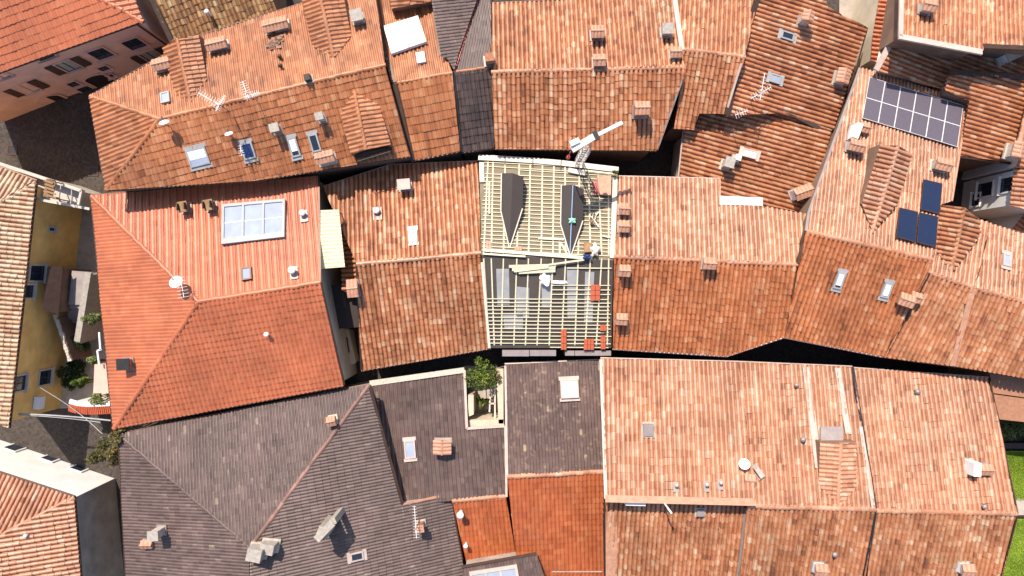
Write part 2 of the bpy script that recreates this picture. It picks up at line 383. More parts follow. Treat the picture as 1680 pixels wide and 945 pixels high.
def frame_of(pl, ang=None):
    if ang is None: u = Vector((pl.u.x, pl.u.y, 0)).normalized()
    else: a = math.radians(ang); u = Vector((math.cos(a), math.sin(a), 0))
    return u, Vector((-u.y, u.x, 0))
def chimney(h, pl, px, py, w, d, ht, cap='tile', body='render_chimney', ang=None, capmat=None, parent=None):
    t = pl.at(px, py, ht); u, v = frame_of(pl, ang); z0 = min(pl.zat(*(t + s_ * u * w / 2 + r * v * d / 2)[:2]) for s_ in (-1, 1) for r in (-1, 1)) - .12
    ch = .30 if cap == 'tile' else (.10 if cap == 'slab' else 0)
    b = MB(); zt = t.z - ch; b.box((t.x, t.y, (z0 + zt) / 2), u * w / 2, v * d / 2, (0, 0, (zt - z0) / 2))
    o = b.build('chimney', M[body], parent or h.root)
    b = MB(); zc = pl.zat(t.x, t.y); e1 = (u * (w / 2 + .1)); e2 = (v * (d / 2 + .1)); cs = [Vector((t.x, t.y, 0)) + a * e1 + c * e2 for a, c in ((-1, -1), (1, -1), (1, 1), (-1, 1))]
    b.hexa([Vector((q.x, q.y, pl.zat(q.x, q.y) - .02)) for q in cs], [Vector((q.x, q.y, pl.zat(q.x, q.y) + .13 + random.uniform(0, .03))) for q in cs]); b.build('flashing', M[random.choice(['lead', 'render_chimney', 'concrete', 'lead'])], o)
    if cap == 'tile':
        # collar posts and a little two-sided roof of tiles
        c = MB(); cw, cd = w / 2 + .09, d / 2 + .11; zt2 = zt + .10
        for s_ in (-1, 1):
            for r in (-1, 1): c.box((t.x + u.x * s_ * (w / 2 - .08) + v.x * r * (d / 2 - .08), t.y + u.y * s_ * (w / 2 - .08) + v.y * r * (d / 2 - .08), zt + .06), u * .07, v * .07, (0, 0, .06))
        c.build('post', M[body], o)
        n = max(3, int(cw * 2 / .2)); tt = MB()
        for r in (-1, 1):
            for i in range(n):
                x0 = -cw + 2 * cw * i / n; x1 = -cw + 2 * cw * (i + 1) / n; xm = (x0 + x1) / 2
                def q(x, y, z): return Vector((t.x, t.y, zt2)) + u * x + v * y + Vector((0, 0, z))
                prof = [(x0, 0), (x0 + (x1 - x0) * .2, .035), (xm, .055), (x1 - (x1 - x0) * .2, .035), (x1, 0)]
                for k in range(4):
                    (a0, h0), (a1, h1) = prof[k], prof[k + 1]
                    tt.quad([q(a0, 0, .18 + h0), q(a1, 0, .18 + h1), q(a1, r * cd, .02 + h1), q(a0, r * cd, .02 + h0)][::(1 if r < 0 else -1)])
                    tt.quad([q(a0, r * cd, .02 + h0), q(a1, r * cd, .02 + h1), q(a1, r * cd, -.02), q(a0, r * cd, -.02)])
        for s_ in (-1, 1): tt.quad([Vector((t.x, t.y, zt2)) + u * s_ * cw + v * y + Vector((0, 0, z)) for y, z in ((-cd, -.02), (cd, -.02), (0, .18))])
        tt.tube([Vector((t.x, t.y, zt2 + .20)) + u * -cw, Vector((t.x, t.y, zt2 + .20)) + u * cw], .06, 6)
        tt.build('chimney_cap', M[capmat or 'terracotta_cap'], o)
    elif cap == 'slab':
        c = MB(); c.box((t.x, t.y, zt + .05), u * (w / 2 + .08), v * (d / 2 + .08), (0, 0, .05)); c.build('chimney_cap', M[capmat or 'concrete'], o)
    return o
def pipe(h, pl, px, py, r, ht, m='white_metal', cap=True, base=None, parent=None):
    t = pl.at(px, py, ht); z0 = pl.zat(t.x, t.y) - .05; b = MB(); b.tube([(t.x, t.y, z0), (t.x, t.y, t.z - .1)], r * .7, 10)
    o = b.build('vent_pipe', M[m], parent or h.root, True)
    if cap:
        c = MB(); c.tube([(t.x, t.y, t.z - .12), (t.x, t.y, t.z - .06), (t.x, t.y, t.z), (t.x, t.y, t.z + .04)], [r * 1.15, r * 1.2, r * .8, r * .2], 12); c.build('vent_cowl', M[m], o, True)
    if base:
        c = MB(); f = pl.at(px, py, .1); f = Vector((t.x, t.y, pl.zat(t.x, t.y))) + pl.n * .11; c.box(f - pl.v * .2, pl.u * base, pl.v * (base + .15), pl.n * .015); c.build('flashing', M['lead'], o)
    return o
def onplane(pl, quad, h0, h1):
    q = [pl.at(*x) for x in quad]
    if (q[1] - q[0]).cross(q[2] - q[1]).z < 0: q = q[::-1]
    return [x + pl.n * h0 for x in q], [x + pl.n * h1 for x in q]
def skylight(h, pl, px, py, w, l, frame='grey_metal', glass='glass_pale', lift=.17, blind=0., tilt=0., hood=True, parent=None):
    c = pl.at(px, py) + pl.n * .05; u, v, n = pl.u, pl.v, pl.n; fw = .09; b = MB()
    for s_ in (-1, 1):
        b.box(c + u * s_ * (w / 2 - fw / 2) + n * lift / 2, u * fw / 2, v * l / 2, n * lift / 2)
        b.box(c + v * s_ * (l / 2 - fw / 2) + n * lift / 2, u * (w / 2 - fw), v * fw / 2, n * (lift / 2 - .004))
    if hood: b.box(c - v * (l / 2 + .10) + n * .09, u * (w / 2 + .07), v * .10, n * .012)
    if hood: b.box(c + v * (l / 2 + .10) + n * .08, u * (w / 2 + .07), v * .12, n * .012)
    o = b.build('skylight', M[frame], parent or h.root)
    g = MB(); g.box(c + n * (lift - .05), u * (w / 2 - fw), v * (l / 2 - fw), n * .012); g.build('pane', M[glass], o)
    if blind:
        g = MB(); g.box(c + n * (lift - .03) - v * (l / 2 - fw) * (1 - blind), u * (w / 2 - fw - .01), v * (l / 2 - fw) * blind, n * .006); g.build('blind', M['pane_white'], o)
    return o
def wallpt(px, py, A, B):
    d = Vector((B.x - A.x, B.y - A.y)); n = Vector((-d.y, d.x)); u = Vector(((px - 840) * K, (472.5 - py) * K))
    z = H - (n.dot(Vector((A.x, A.y)))) / n.dot(u); return Vector((u.x * (H - z), u.y * (H - z), z))
def window(h, A, B, px, py, w, ht, shut=0., frame='stone', pane='opening', inner=None, name='window', awn=False):
    """window in the vertical wall through A-B; px,py is its centre as seen"""
    c = wallpt(px, py, A, B); d = Vector((B.x - A.x, B.y - A.y, 0)).normalized(); n = Vector((d.y, -d.x, 0)); Z = Vector((0, 0, 1))
    if n.dot(Vector((-c.x, -c.y, 0))) < 0: n = -n
    b = MB(); fw = .10
    for s_ in (-1, 1): b.box(c + d * s_ * (w / 2 + fw / 2) + n * .03, d * fw / 2, n * .05, Z * (ht / 2 + fw))
    b.box(c + Z * (ht / 2 + fw / 2) + n * .03, d * w / 2, n * .05, Z * fw / 2); b.box(c - Z * (ht / 2 + fw / 2) + n * .07, d * (w / 2 + fw * 1.8), n * .13, Z * fw * .45)
    o = b.build(name, M[frame], h.root)
    g = MB(); g.box(c + n * .012, d * w / 2, n * .012, Z * ht / 2); g.build('pane', M[pane], o)
    if inner:
        g = MB()
        g.box(c + n * .035, d * .03, n * .012, Z * ht / 2)
        for s_ in (-1, 1): g.box(c + n * .034 + d * s_ * (w / 2 - .03), d * .03, n * .012, Z * ht / 2); g.box(c + n * .033 + Z * s_ * (ht / 2 - .03), d * w / 2, n * .012, Z * .03)
        g.build('frame', M[inner], o)
    if shut:
        for s_ in (-1, 1):
            g = MB(); g.box(c + d * s_ * (w / 2 + fw + shut / 2) + n * .07, d * shut / 2, n * .03, Z * ht / 2)
            for k in range(9): g.box(c + d * s_ * (w / 2 + fw + shut / 2) + n * .105 + Z * (ht * (k + .5) / 9 - ht / 2), d * (shut / 2 - .05), n * .008, Z * .03)
            g.build('shutter', M['shutter'], o)
    return o

# ------------------------------------------------------------------ setting
def slab(name, pts, z, m, kind='structure'):
    b = MB(); b.quad([(x, y, z) for x, y in pts]); o = b.build(name, m); o['kind'] = kind; return o
def cobble():
    m = bpy.data.materials.new("dark_cobbles"); m.use_nodes = True; n = m.node_tree; b = n.nodes["Principled BSDF"]; b.inputs["Roughness"].default_value = .85
    tc = n.nodes.new("ShaderNodeTexCoord"); vo = n.nodes.new("ShaderNodeTexVoronoi"); vo.inputs["Scale"].default_value = 7; n.links.new(tc.outputs["Object"], vo.inputs["Vector"])
    r = n.nodes.new("ShaderNodeValToRGB"); r.color_ramp.elements[0].color = (.05, .036, .03, 1); r.color_ramp.elements[1].color = (.10, .075, .06, 1)
    sp = n.nodes.new("ShaderNodeSeparateColor"); n.links.new(vo.outputs["Color"], sp.inputs[0]); n.links.new(sp.outputs[0], r.inputs[0])
    nz = n.nodes.new("ShaderNodeTexNoise"); nz.inputs["Scale"].default_value = .5; nz.inputs["Detail"].default_value = 6; n.links.new(tc.outputs["Object"], nz.inputs["Vector"])
    mx = n.nodes.new("ShaderNodeMix"); mx.data_type = 'RGBA'; mx.blend_type = 'MULTIPLY'; mx.inputs[0].default_value = .6
    n.links.new(r.outputs[0], mx.inputs[6]); n.links.new(nz.outputs["Fac"], mx.inputs[7]); n.links.new(mx.outputs[2], b.inputs["Base Color"])
    bp = n.nodes.new("ShaderNodeBump"); bp.inputs["Strength"].default_value = .6; bp.inputs["Distance"].default_value = .03; n.links.new(vo.outputs["Distance"], bp.inputs["Height"]); bp.invert = True; n.links.new(bp.outputs[0], b.inputs["Normal"])
    return m
M['cobbles'] = cobble()
slab('ground', [(-400, -400), (400, -400), (400, 400), (-400, 400)], 0, M['cobbles'])
# ------------------------------------------------------------------ houses, upper row
# pink palazzo on the square
h = House('town_house', 'pink plastered town house above the dark square with brown shuttered windows', 'house', (40, 0), 'plaster_pink', 12)
s = slope((0, 119), (235, 35), 10.3, -.30, (60, -60)); e = slope((235, 35), (222, 0), 10.3, -.36, (60, -60))
h.roof(s, [(235, 35), (0, 119), (-130, 166), (-130, -120), (-5, -98)], 'mars', 'orange', row=.46, pitch=.34)
h.roof(e, [(235, 35), (-5, -98), (190, -80)], 'mars', 'orange', row=.46, pitch=.34)
h.walls(); h.ridge(s, (235, 36), (-5, -98), r=.17, tm=T['orange'])
h.gutter(s, [(-130, 167), (0, 120), (237, 35.5)]); h.gutter(e, [(236, 36), (191, -80)])
A, B = h.sk[(0, 119)], h.sk[(235, 35)]
for px, py, w, ht, sh in ((220, 71, 1.05, 1.5, 0), (165, 87, 1.05, 1.5, 0), (112, 107, .95, 1.55, .55), (43, 144, .95, 1.55, .55), (72, 91, 1.0, .8, 0), (-6, 122, 1.0, 1.4, 0),
                          (170, 111, .6, .7, 0), (120, 137, .6, .8, 0), (181, 123, .35, .5, 0), (139, 145, .8, .9, 0), (247, 90, 1.0, 1.4, .5)):
    window(h, A, B, px, py, w, ht, sh, frame='plaster_pink', pane='glass_dark' if not sh else 'sheet_grey', inner='wood_dark')
for px, py, w in ((160, 129, 1.5), (84, 163, 1.7)):
    c = wallpt(px, py, A, B); d = Vector((B.x - A.x, B.y - A.y, 0)).normalized(); n = Vector((d.y, -d.x, 0)); b = MB()
    pts = [c + d * x - Vector((0, 0, 1.1)) for x in (-w / 2, w / 2)] + [c + d * (w / 2 * math.cos(k * math.pi / 8)) + Vector((0, 0, .35 + w / 2 * .7 * math.sin(k * math.pi / 8))) for k in range(9)]
    b.hexa([p + n * .01 for p in pts], [p + n * .05 for p in pts]); o = b.build('doorway', M['opening'], h.root)
    f = MB(); arc = [pts[0]] + pts[:1:-1] + [pts[1]]
    for k in range(len(arc) - 1): f.bar(arc[k] + n * .05, arc[k + 1] + n * .05, .14, .12, n)
    f.build('door_surround', M['plaster_pink'], o)
c1 = h.sk[(235, 35)]; b = MB(); b.tube([(c1.x - .15, c1.y - .12, 0), (c1.x - .15, c1.y - .12, c1.z)], .05, 6); b.build('downpipe', M['brown_metal'], h.root)

# lichen-brown roof behind
h = House('old_house', 'old house with a dark olive brown lichen covered tile roof', 'house', (350, -10), 'plaster_brown')
s = slope((267, 75), (455, 14), 8.3, -.32, (350, -60))
h.roof(s, [(284, 72), (455, 16), (440, -10), (420, -110), (205, -95)], 'coppi', 'olive'); h.walls(); h.gutter(s, [(284, 73), (455, 17)])
h.strip(s, (205, -95), (284, 72), .3, .14, 'wood_dark', 'verge_board')
pipe(h, s, 338, 18, .13, .8)

# long house with three tiled dormers
h = House('dormer_house', 'long hipped house with three gabled tile dormers and roof windows', 'house', (410, 150), 'plaster_brown')
zr = 11.2; n = slope((262, 195), (632, 106), zr, .30, (350, 60)); s = slope((262, 195), (632, 106), zr, .30, (450, 250))
w = plane3((262, 195, zr), (148, 158, n.zz((148, 158))), (174, 312, s.zz((174, 312))))
h.roof(n, [(262, 195), (148, 158), (262, 95), (325, 60), (500, 5), (612, -40), (632, 106)], 'mars', 'brown', row=.42)
h.roof(s, [(632, 106), (673, 256), (420, 296), (174, 312), (262, 195)], 'mars', 'brown', row=.42)
h.roof(w, [(262, 195), (174, 312), (148, 158)], 'mars', 'brown', row=.42)
h.walls(); h.ridge(n, (262, 195), (632, 106), tm=T['brown']); h.ridge(n, (148, 158), (262, 195), tm=T['brown']); h.ridge(s, (174, 312), (262, 195), tm=T['brown'])
h.gutter(s, [(174, 313), (420, 297), (673, 257)]); h.gutter(w, [(147, 157), (173, 313)]); h.gutter(n, [(148, 157), (262, 94), (325, 59), (500, 4)])
HN, HS, HOUSE3 = n, s, h
dormer(h, n, (290, 63), (313, 167), [(290, 63), (313, 167), (288, 155), (268, 79)], [(290, 63), (326, 57), (340, 130), (327, 150), (313, 167)], 'mars', 'brown', t=.28)
dormer(h, n, (524, -12), (548, 97), [(524, -12), (548, 97), (513, 75), (494, -10)], [(524, -12), (562, -14), (576, 60), (548, 97)], 'mars', 'brown', t=.28)
d, pls = dormer(h, s, (600, 246), (581, 150), [(581, 150), (600, 246), (577, 254), (560, 186)], [(581, 150), (622, 172), (641, 238), (600, 246)], 'mars', 'brown', t=.28)
b = MB()   # glazed front of the street-side dormer: recessed dark loggia with a railing
fl, fr, ft = pls[0].at(580, 253), pls[1].at(638, 239), pls[0].at(600, 246)
dz = Vector((0, 0, -1.25)); off = Vector((.02, -.06, -.1)); b.hexa([fl + dz + off, fr + dz + off, fr + off, ft + off, fl + off], [fl + dz + off * 2, fr + dz + off * 2, fr + off * 2, ft + off * 2, fl + off * 2]); b.build('loggia_opening', M['opening'], d)
b = MB(); lo = s.at(590, 268, .05); ro = s.at(643, 252, .05); b.bar(lo + Vector((0, 0, .7)), ro + Vector((0, 0, .7)), .05, .05)
for k in range(7): p = lo.lerp(ro, k / 6); b.bar(p, p + Vector((0, 0, .7)), .03, .03, (0, 1, 0))
b.build('railing', M['dark_metal'], d)
chimney(h, n, 450, 38, 1.3, .55, .75, 'tile', capmat='terracotta_cap'); chimney(h, n, 352, 70, 1.05, .5, .8, 'tile'); chimney(h, n, 262, 103, .9, .5, .75, 'tile')
chimney(h, n, 584, 24, .55, .55, .8, 'slab'); chimney(h, s, 449, 209, .4, .35, .9, 'slab', 'brick'); chimney(h, s, 523, 190, .32, .3, .9, 'slab')
chimney(h, s, 531, 257, .95, .5, 1.0, 'tile'); chimney(h, n, 503, 126, .35, .35, .6, 'none', 'wood_dark')
pipe(h, n, 458, 92, .11, .35, 'brown_metal'); pipe(h, n, 459, 107, .11, .35, 'brown_metal')
skylight(h, s, 326, 257, 1.2, 1.05, 'sheet_grey', 'glass_milky', blind=.62); skylight(h, s, 408, 247, .72, .98, 'sheet_grey', 'glass_blue'); skylight(h, s, 483, 241, .55, 1.15, 'sheet_grey', 'glass_dark', blind=.75)
skylight(h, s, 517, 234, .55, 1.05, 'sheet_grey', 'glass_dark'); skylight(h, n, 273, 162, .55, .72, 'sheet_grey', 'glass_milky', hood=False)
# dead tile rubble that lies by the chimney of the street-side slope
b = MB(); rs = random.Random(3)
for k in range(16):
    p = n.at(452 + rs.uniform(-11, 12), 66 + rs.uniform(-11, 13), .12); a = rs.uniform(-.6, .6); b.box(p, (n.u * math.cos(a) + n.v * math.sin(a)) * .17, (n.v * math.cos(a) - n.u * math.sin(a)) * .10, n.n * .03)
tag(b.build('tile_rubble', T['brown']), 'heap of loose broken tiles on the roof below the wide chimney', 'rubble')

# house with white roof glazing
h = House('narrow_house', 'narrow house with two large white roof panes and strongly coursed tiles', 'house', (685, 120), 'plaster_cream')
zr = 10.1; n = slope((647, 137), (742, 119), zr, .3, (670, 40)); s = slope((647, 137), (742, 119), zr, .30, (700, 250))
h.roof(n, [(647, 137), (612, 8), (640, -30), (702, -45), (722, 92), (733, 95), (742, 119)], 'mars', 'brown', split=[[(647, 137), (612, 8), (640, -30), (702, -45), (722, 92)], [(647, 137), (722, 92), (733, 95), (742, 119)]], row=.5)
h.roof(s, [(742, 119), (755, 248), (675, 264), (647, 137)], 'mars', 'brown', row=.52, pitch=.3); h.walls()
h.ridge(n, (647, 137), (742, 119), r=.11, tm=T['brown']); h.gutter(s, [(675, 265), (755, 249)])
h.strip(n, (612, 8), (647, 137), .3, .3, 'brown_metal', 'verge_board', lift=.0); h.strip(s, (647, 137), (676, 262), .32, .35, 'wood_dark', 'verge_board', lift=.0); h.strip(n, (703, -40), (722, 92), .14, .1, 'brown_metal', 'verge_board')
b = MB(); lo, hi = onplane(n, [(631, 48), (658, 40), (672, 83), (644, 93)], .1, .34); b.hexa(lo, hi); lo, hi = onplane(n, [(659, 39.7), (687, 31), (701, 73), (673, 82.5)], .1, .34); b.hexa(lo, hi)
b.build('roof_glazing', M['pane_white'], h.root)
skylight(h, n, 691, 97, .52, .72, 'white_metal', 'pane_white', hood=False)
b = MB(); q = [n.at(643, 3, .2), n.at(703, -10, .2), n.at(706, 4, .55), n.at(672, 8, .75), n.at(642, 15, .55)]; b.hexa([x - Vector((0, 0, .8)) for x in q], q); o = b.build('dormer', M['plaster_brown'], h.root)
q = slope((672, 6), (672, -40), n.zz((672, 20)) + 1.0, .25, (650, 0)); tiles('roof_slope', q, [[(672, 9), (672, -50), (640, -50), (641, 15)]], 'mars', T['brown'], o)
q2 = slope((672, 6), (672, -40), n.zz((672, 20)) + 1.0, .25, (700, 0)); tiles('roof_slope', q2, [[(672, 9), (672, -50), (708, -50), (706, 4)]], 'mars', T['brown'], o)

# slate pair
h = House('slate_house', 'dark slate roofed house squeezed between two terracotta roofs', 'house', (765, 110), 'plaster_grey')
n = slope((745, 118), (806, 110), 9.9, .2, (770, 50)); s = slope((745, 118), (806, 110), 9.9, .3, (780, 200)); e = slope((707, 0), (731, 105), 10.2, .28, (760, 40))
h.roof(s, [(806, 110), (811, 243), (757, 250), (745, 118)], 'mars', 'dark', row=.46)
h.roof(n, [(745, 118), (752, 88), (782, 0), (800, -60), (806, -60), (806, 110)], 'slate', 'slate', split=[[(745, 118), (782, 0), (806, 0), (806, 110)], [(782, 0), (800, -60), (806, -60), (806, 0)]])
h.roof(e, [(707, -2), (696, -70), (804, -70), (782, 0), (752, 88), (745, 118), (733, 95), (724, 94)], 'slate', 'slate', split=[[(707, -2), (782, 0), (752, 88), (745, 116), (733, 95), (724, 94)], [(707, -2), (696, -70), (804, -70), (782, 0)]])
h.walls(); h.ridge(s, (745, 118), (806, 110), r=.1, tm=T['brown']); h.strip(n, (784, -6), (748, 108), .12, .05, 'red_paint', 'valley_flashing', lift=.12); h.gutter(s, [(757, 251), (811, 244)])
h.strip(s, (745, 120), (757, 249), .12, .12, 'dark_metal', 'verge_board')
chimney(h, n, 803, 93, .55, .5, .9, 'none', 'red_paint' if False else 'brick')

# broad pair house, top centre
h = House('broad_house', 'broad house with mottled coppi tiles and four capped chimneys in the upper row', 'house', (965, 120), 'plaster_brown')
zr = 10.1; n = slope((806, 118), (1122, 110), zr, .30, (950, 50)); s = slope((806, 118), (1122, 110), zr, .30, (950, 200))
h.roof(n, [(806, 118), (805, 6), (960, -1), (1106, -8), (1118, 80), (1122, 110)], 'coppi', 'mixed')
h.roof(s, [(1122, 110), (1121, 126), (1077, 247), (812, 244), (806, 118)], 'coppi', 'mixed'); h.walls()
h.ridge(n, (806, 118), (1122, 110)); h.gutter(s, [(812, 245), (1077, 248)]); h.gutter(n, [(805, 5), (960, -2), (1106, -9)])
h.strip(s, (1121, 126), (1078, 246), .1, .1, 'lead', 'verge_board', lift=.03)
for px, py, w_, d_, ht in ((981, 50, .62, .55, 1.0), (984, 97, .6, .5, .75), (1055, 176, .75, .6, 1.25)): chimney(h, n if py < 110 else s, px, py, w_, d_, ht, 'tile', 'brick')
chimney(h, n, 1096, 46, .5, .5, .9, 'slab'); chimney(h, n, 1110, 84, .5, .45, .7, 'tile')
# neighbour
h = House('small_house', 'small tiled house wedged beside the broad house with a low pale ridge', 'house', (1165, 100), 'plaster_brown')
zr = 9.8; n = slope((1118, 81), (1222, 93), zr, .3, (1170, 20)); s = slope((1118, 81), (1222, 93), zr, .3, (1150, 190))
h.roof(n, [(1118, 81), (1106, -8), (1246, -30), (1242, 0), (1222, 93)], 'coppi', 'mixed')
h.roof(s, [(1222, 93), (1192, 187), (1147, 186), (1139, 213), (1105, 211), (1121, 127), (1118, 81)], 'coppi', 'mixed', split=[[(1222, 93), (1192, 187), (1147, 186), (1118, 81)], [(1118, 81), (1147, 186), (1139, 213), (1105, 211), (1121, 127)]]); h.walls()
h.ridge(n, (1118, 81), (1222, 93)); h.strip(n, (1106, -8), (1119, 82), .3, .06, 'pale_flashing', 'flashing')
h.strip(s, (1216, 104), (1190, 187), .12, .1, 'pale_flashing', 'flashing')

# skewed roof with two rooflights
h = House('skew_house', 'skewed single slope house with two small rooflights and tile columns running across', 'house', (1300, 100), 'plaster_cream')
e = slope((1222, 66), (1192, 190), 8.9, .17, (1400, 100))
h.roof(e, [(1192, 190), (1215, 75), (1222, 66), (1243, -5), (1253, -60), (1340, -60), (1356, 12), (1422, 46), (1405, 108), (1365, 213), (1280, 186)], 'coppi', 'mixed',
       split=[[(1192, 190), (1222, 66), (1243, -5), (1253, -60), (1340, -60), (1356, 12), (1422, 46), (1365, 213), (1280, 186)]], row=.44); h.walls()
h.strip(e, (1218, 72), (1193, 189), .42, .08, 'brown_metal', 'verge_board'); h.strip(e, (1243, -5), (1220, 70), .35, .08, 'brown_metal', 'verge_board')
h.gutter(e, [(1423, 46), (1406, 108), (1366, 213)])
skylight(h, e, 1290, 60, .5, .85, 'sheet_grey', 'glass_dark'); skylight(h, e, 1270, 130, .55, .72, 'sheet_grey', 'glass_pale')
chimney(h, e, 1328, 24, .5, .5, 1.3, 'tile'); chimney(h, e, 1386, 123, .75, .6, 1.0, 'tile')
HOUSE9, PE9 = h, e
b = MB(); lo, hi = onplane(e, [(1286, 185), (1292, 186), (1365, 213), (1338, 212)], .0, .12); b.hexa(lo, hi); b.build('valley_gap', M['wood_dark'], h.root)

# low roof with the pale rooflight
h = House('low_house', 'low house with a pale rooflight, white flashing and tile columns running crosswise', 'house', (1240, 270), 'plaster_cream')
w = slope((1365, 213), (1325, 351), 7.95, .055, (1120, 250))
h.roof(w, [(1122, 213), (1139, 214), (1148, 187), (1192, 188), (1280, 187), (1365, 213), (1325, 351), (1250, 337), (1180, 336), (1182, 294), (1114, 290)], 'coppi', 'mixed',
       split=[[(1122, 213), (1280, 187), (1365, 213), (1325, 351), (1250, 337), (1180, 330), (1182, 294), (1114, 290)], [(1139, 214), (1148, 187), (1280, 187)]]); h.walls()
h.gutter(w, [(1121, 213), (1113, 290)], m='pale_flashing'); b = MB(); lo, hi = onplane(w, [(1180, 322), (1250, 325), (1250, 338), (1180, 336)], .08, .2); b.hexa(lo, hi); b.build('flashing', M['pane_white'], h.root)
skylight(h, w, 1229, 253, .52, .92, 'pale_flashing', 'pane_white'); chimney(h, w, 1198, 266, .5, .45, 1.2, 'slab', 'render_chimney'); chimney(h, w, 1212, 258, .35, .35, .8, 'none', 'white_plastic')
chimney(h, w, 1321, 314, 1.0, .6, 1.2, 'tile', 'plaster_white', ang=20)

# top right group
h = House('mottled_house', 'tall house with a mottled pale tile roof that shades the roof below', 'house', (1590, 0), 'plaster_brown')
n = slope((1476, 60), (1611, 85), 10.9, .3, (1560, 0))
h.roof(n, [(1476, 60), (1479, -70), (1760, -70), (1760, 84), (1680, 78), (1613, 74), (1611, 85)], 'coppi', 'mixed', split=[[(1476, 60), (1479, -70), (1760, -70), (1760, 84), (1613, 74), (1611, 85)]]); h.walls()
h.strip(n, (1474, 60), (1611, 86), .36, .12, 'pale_flashing', 'flashing'); h.strip(n, (1477, 60), (1480, -60), .25, .12, 'pale_flashing', 'flashing'); h.strip(n, (1613, 76), (1700, 80), .3, .12, 'brown_metal', 'flashing')
chimney(h, n, 1529, 7, .6, .5, 1.0, 'tile')
h = House('shaded_house', 'low house half in the shadow of the mottled roof with crosswise tile columns', 'house', (1560, 100), 'plaster_cream')
e = slope((1452, 70), (1437, 116), 8.4, .1, (1600, 100))
h.roof(e, [(1455, 66), (1466, 60), (1612, 74), (1645, 80), (1680, 88), (1720, 90), (1700, 125), (1656, 120), (1556, 117), (1548, 148), (1437, 116)], 'coppi', 'mixed', split=[[(1455, 66), (1466, 60), (1720, 80), (1700, 125), (1656, 120), (1556, 117), (1548, 148), (1437, 116)]]); h.walls()
h.strip(e, (1466, 62), (1437, 115), .35, .1, 'pale_flashing', 'flashing')
chimney(h, e, 1672, 83, 1.5, .6, 1.2, 'slab', 'plaster_white', ang=25, capmat='pale_flashing')
h = House('crosswise_house', 'house with crosswise tile columns between the solar roof and the frame edge', 'house', (1620, 190), 'plaster_brown')
e = slope((1556, 118), (1548, 150), 8.9, .1, (1650, 200))
h.roof(e, [(1556, 118), (1672, 126), (1700, 130), (1663, 268), (1575, 256), (1588, 165), (1548, 149)], 'coppi', 'mixed', split=[[(1556, 118), (1700, 128), (1663, 268), (1575, 256), (1588, 165), (1548, 149)]]); h.walls()
h.strip(e, (1575, 258), (1663, 269), .1, .1, 'brown_metal', 'gutter', lift=-.03); h.strip(e, (1556, 118), (1690, 128), .32, .1, 'brown_metal', 'flashing')
h = House('corner_house', 'house at the frame edge whose tile columns fall toward the white courtyard', 'house', (1740, 220), 'plaster_white', 3)
e = slope((1699, 130), (1662, 272), 9.1, .12, (1780, 200))
h.roof(e, [(1701, 130), (1800, 120), (1800, 290), (1664, 275)], 'coppi', 'mixed'); h.walls(); h.ridge(e, (1700, 130), (1663, 272), r=.18)
chimney(h, e, 1676, 245, .8, .6, 1.1, 'tile')

# white courtyard house
h = House('white_house', 'white plastered courtyard house with dark windows beside the solar roof', 'house', (1740, 320), 'plaster_white', 6)
w = slope((1664, 276), (1656, 337), 8.8, -.2, (1740, 320))
h.roof(w, [(1662, 276), (1800, 290), (1800, 360), (1682, 344), (1656, 337)], 'coppi', 'pale'); h.walls()
A, B = h.sk[(1662, 276)], h.sk[(1656, 337)]
for px, py, w_, ht in ((1617, 311, .9, 1.5), (1653, 303, .9, 1.2), (1602, 328, .8, .8)): window(h, A, B, px, py, w_, ht, frame='plaster_white', pane='glass_dark', inner='wood_dark')
h = House('courtyard_house', 'white gabled annex catching the sun at the foot of the courtyard', 'house', (1700, 385), 'plaster_white', 2)
w = slope((1683, 347), (1662, 372), 7.2, -.2, (1740, 380))
h.roof(w, [(1683, 347), (1800, 362), (1800, 420), (1660, 375)], 'coppi', 'mixed'); h.walls()
# little end house in the far gap
h = House('white_annex', 'narrow white annex with a brown side roof in the gap behind the skewed roof', 'house', (1440, 50), 'plaster_cream', 1)
w = slope((1452, -10), (1425, 100), 7.4, -.35, (1470, 20)); h.roof(w, [(1452, -60), (1480, -60), (1466, 30), (1444, 105), (1428, 100), (1432, 56)], 'coppi', 'rust'); h.walls()
h.strip(w, (1478, -60), (1440, 104), .18, .1, 'pale_flashing', 'flashing')
slab('yard', [P(1380, 60, ZS + .3)[:2], P(1480, 60, ZS + .3)[:2], P(1480, -40, ZS + .3)[:2], P(1380, -40, ZS + .3)[:2]], .02, M['plaster_grey'])

# ------------------------------------------------------------------ houses, middle row
h = House('big_red_house', 'big hipped house with salmon ribbed slopes and a three pane roof window', 'house', (345, 470), 'plaster_cream')
zr = 10.5; n = slope((325, 495), (526, 463), zr, .30, (400, 350)); s = slope((325, 495), (526, 463), zr, .30, (400, 600))
w = plane3((325, 495, zr), (150, 321, n.zz((150, 321))), (187, 703, s.zz((187, 703))))
h.roof(n, [(325, 495), (150, 321), (523, 289), (526, 463)], 'wave', 'orange')
h.roof(s, [(526, 463), (564, 632), (187, 703), (325, 495)], 'mars', 'orange', pitch=.28, row=.37); h.roof(w, [(325, 495), (187, 703), (150, 321)], 'wave', 'orange'); h.walls()
h.ridge(n, (325, 495), (526, 463), tm=T['orange'], r=.15); h.ridge(n, (150, 321), (325, 495), tm=T['orange'], r=.15); h.ridge(s, (187, 703), (325, 495), tm=T['orange'], r=.16)
h.gutter(n, [(149, 320.5), (524, 288)], .07); h.gutter(w, [(149, 321), (186, 704)], .07); h.gutter(s, [(186, 704), (565, 633)], .07); h.strip(n, (523, 289), (526, 463), .1, .1, 'brown_metal', 'verge_board', lift=.02); h.strip(s, (526, 463), (565, 631), .1, .1, 'brown_metal', 'verge_board', lift=.02)
HOUSE4, PN4, PW4, PS4 = h, n, w, s
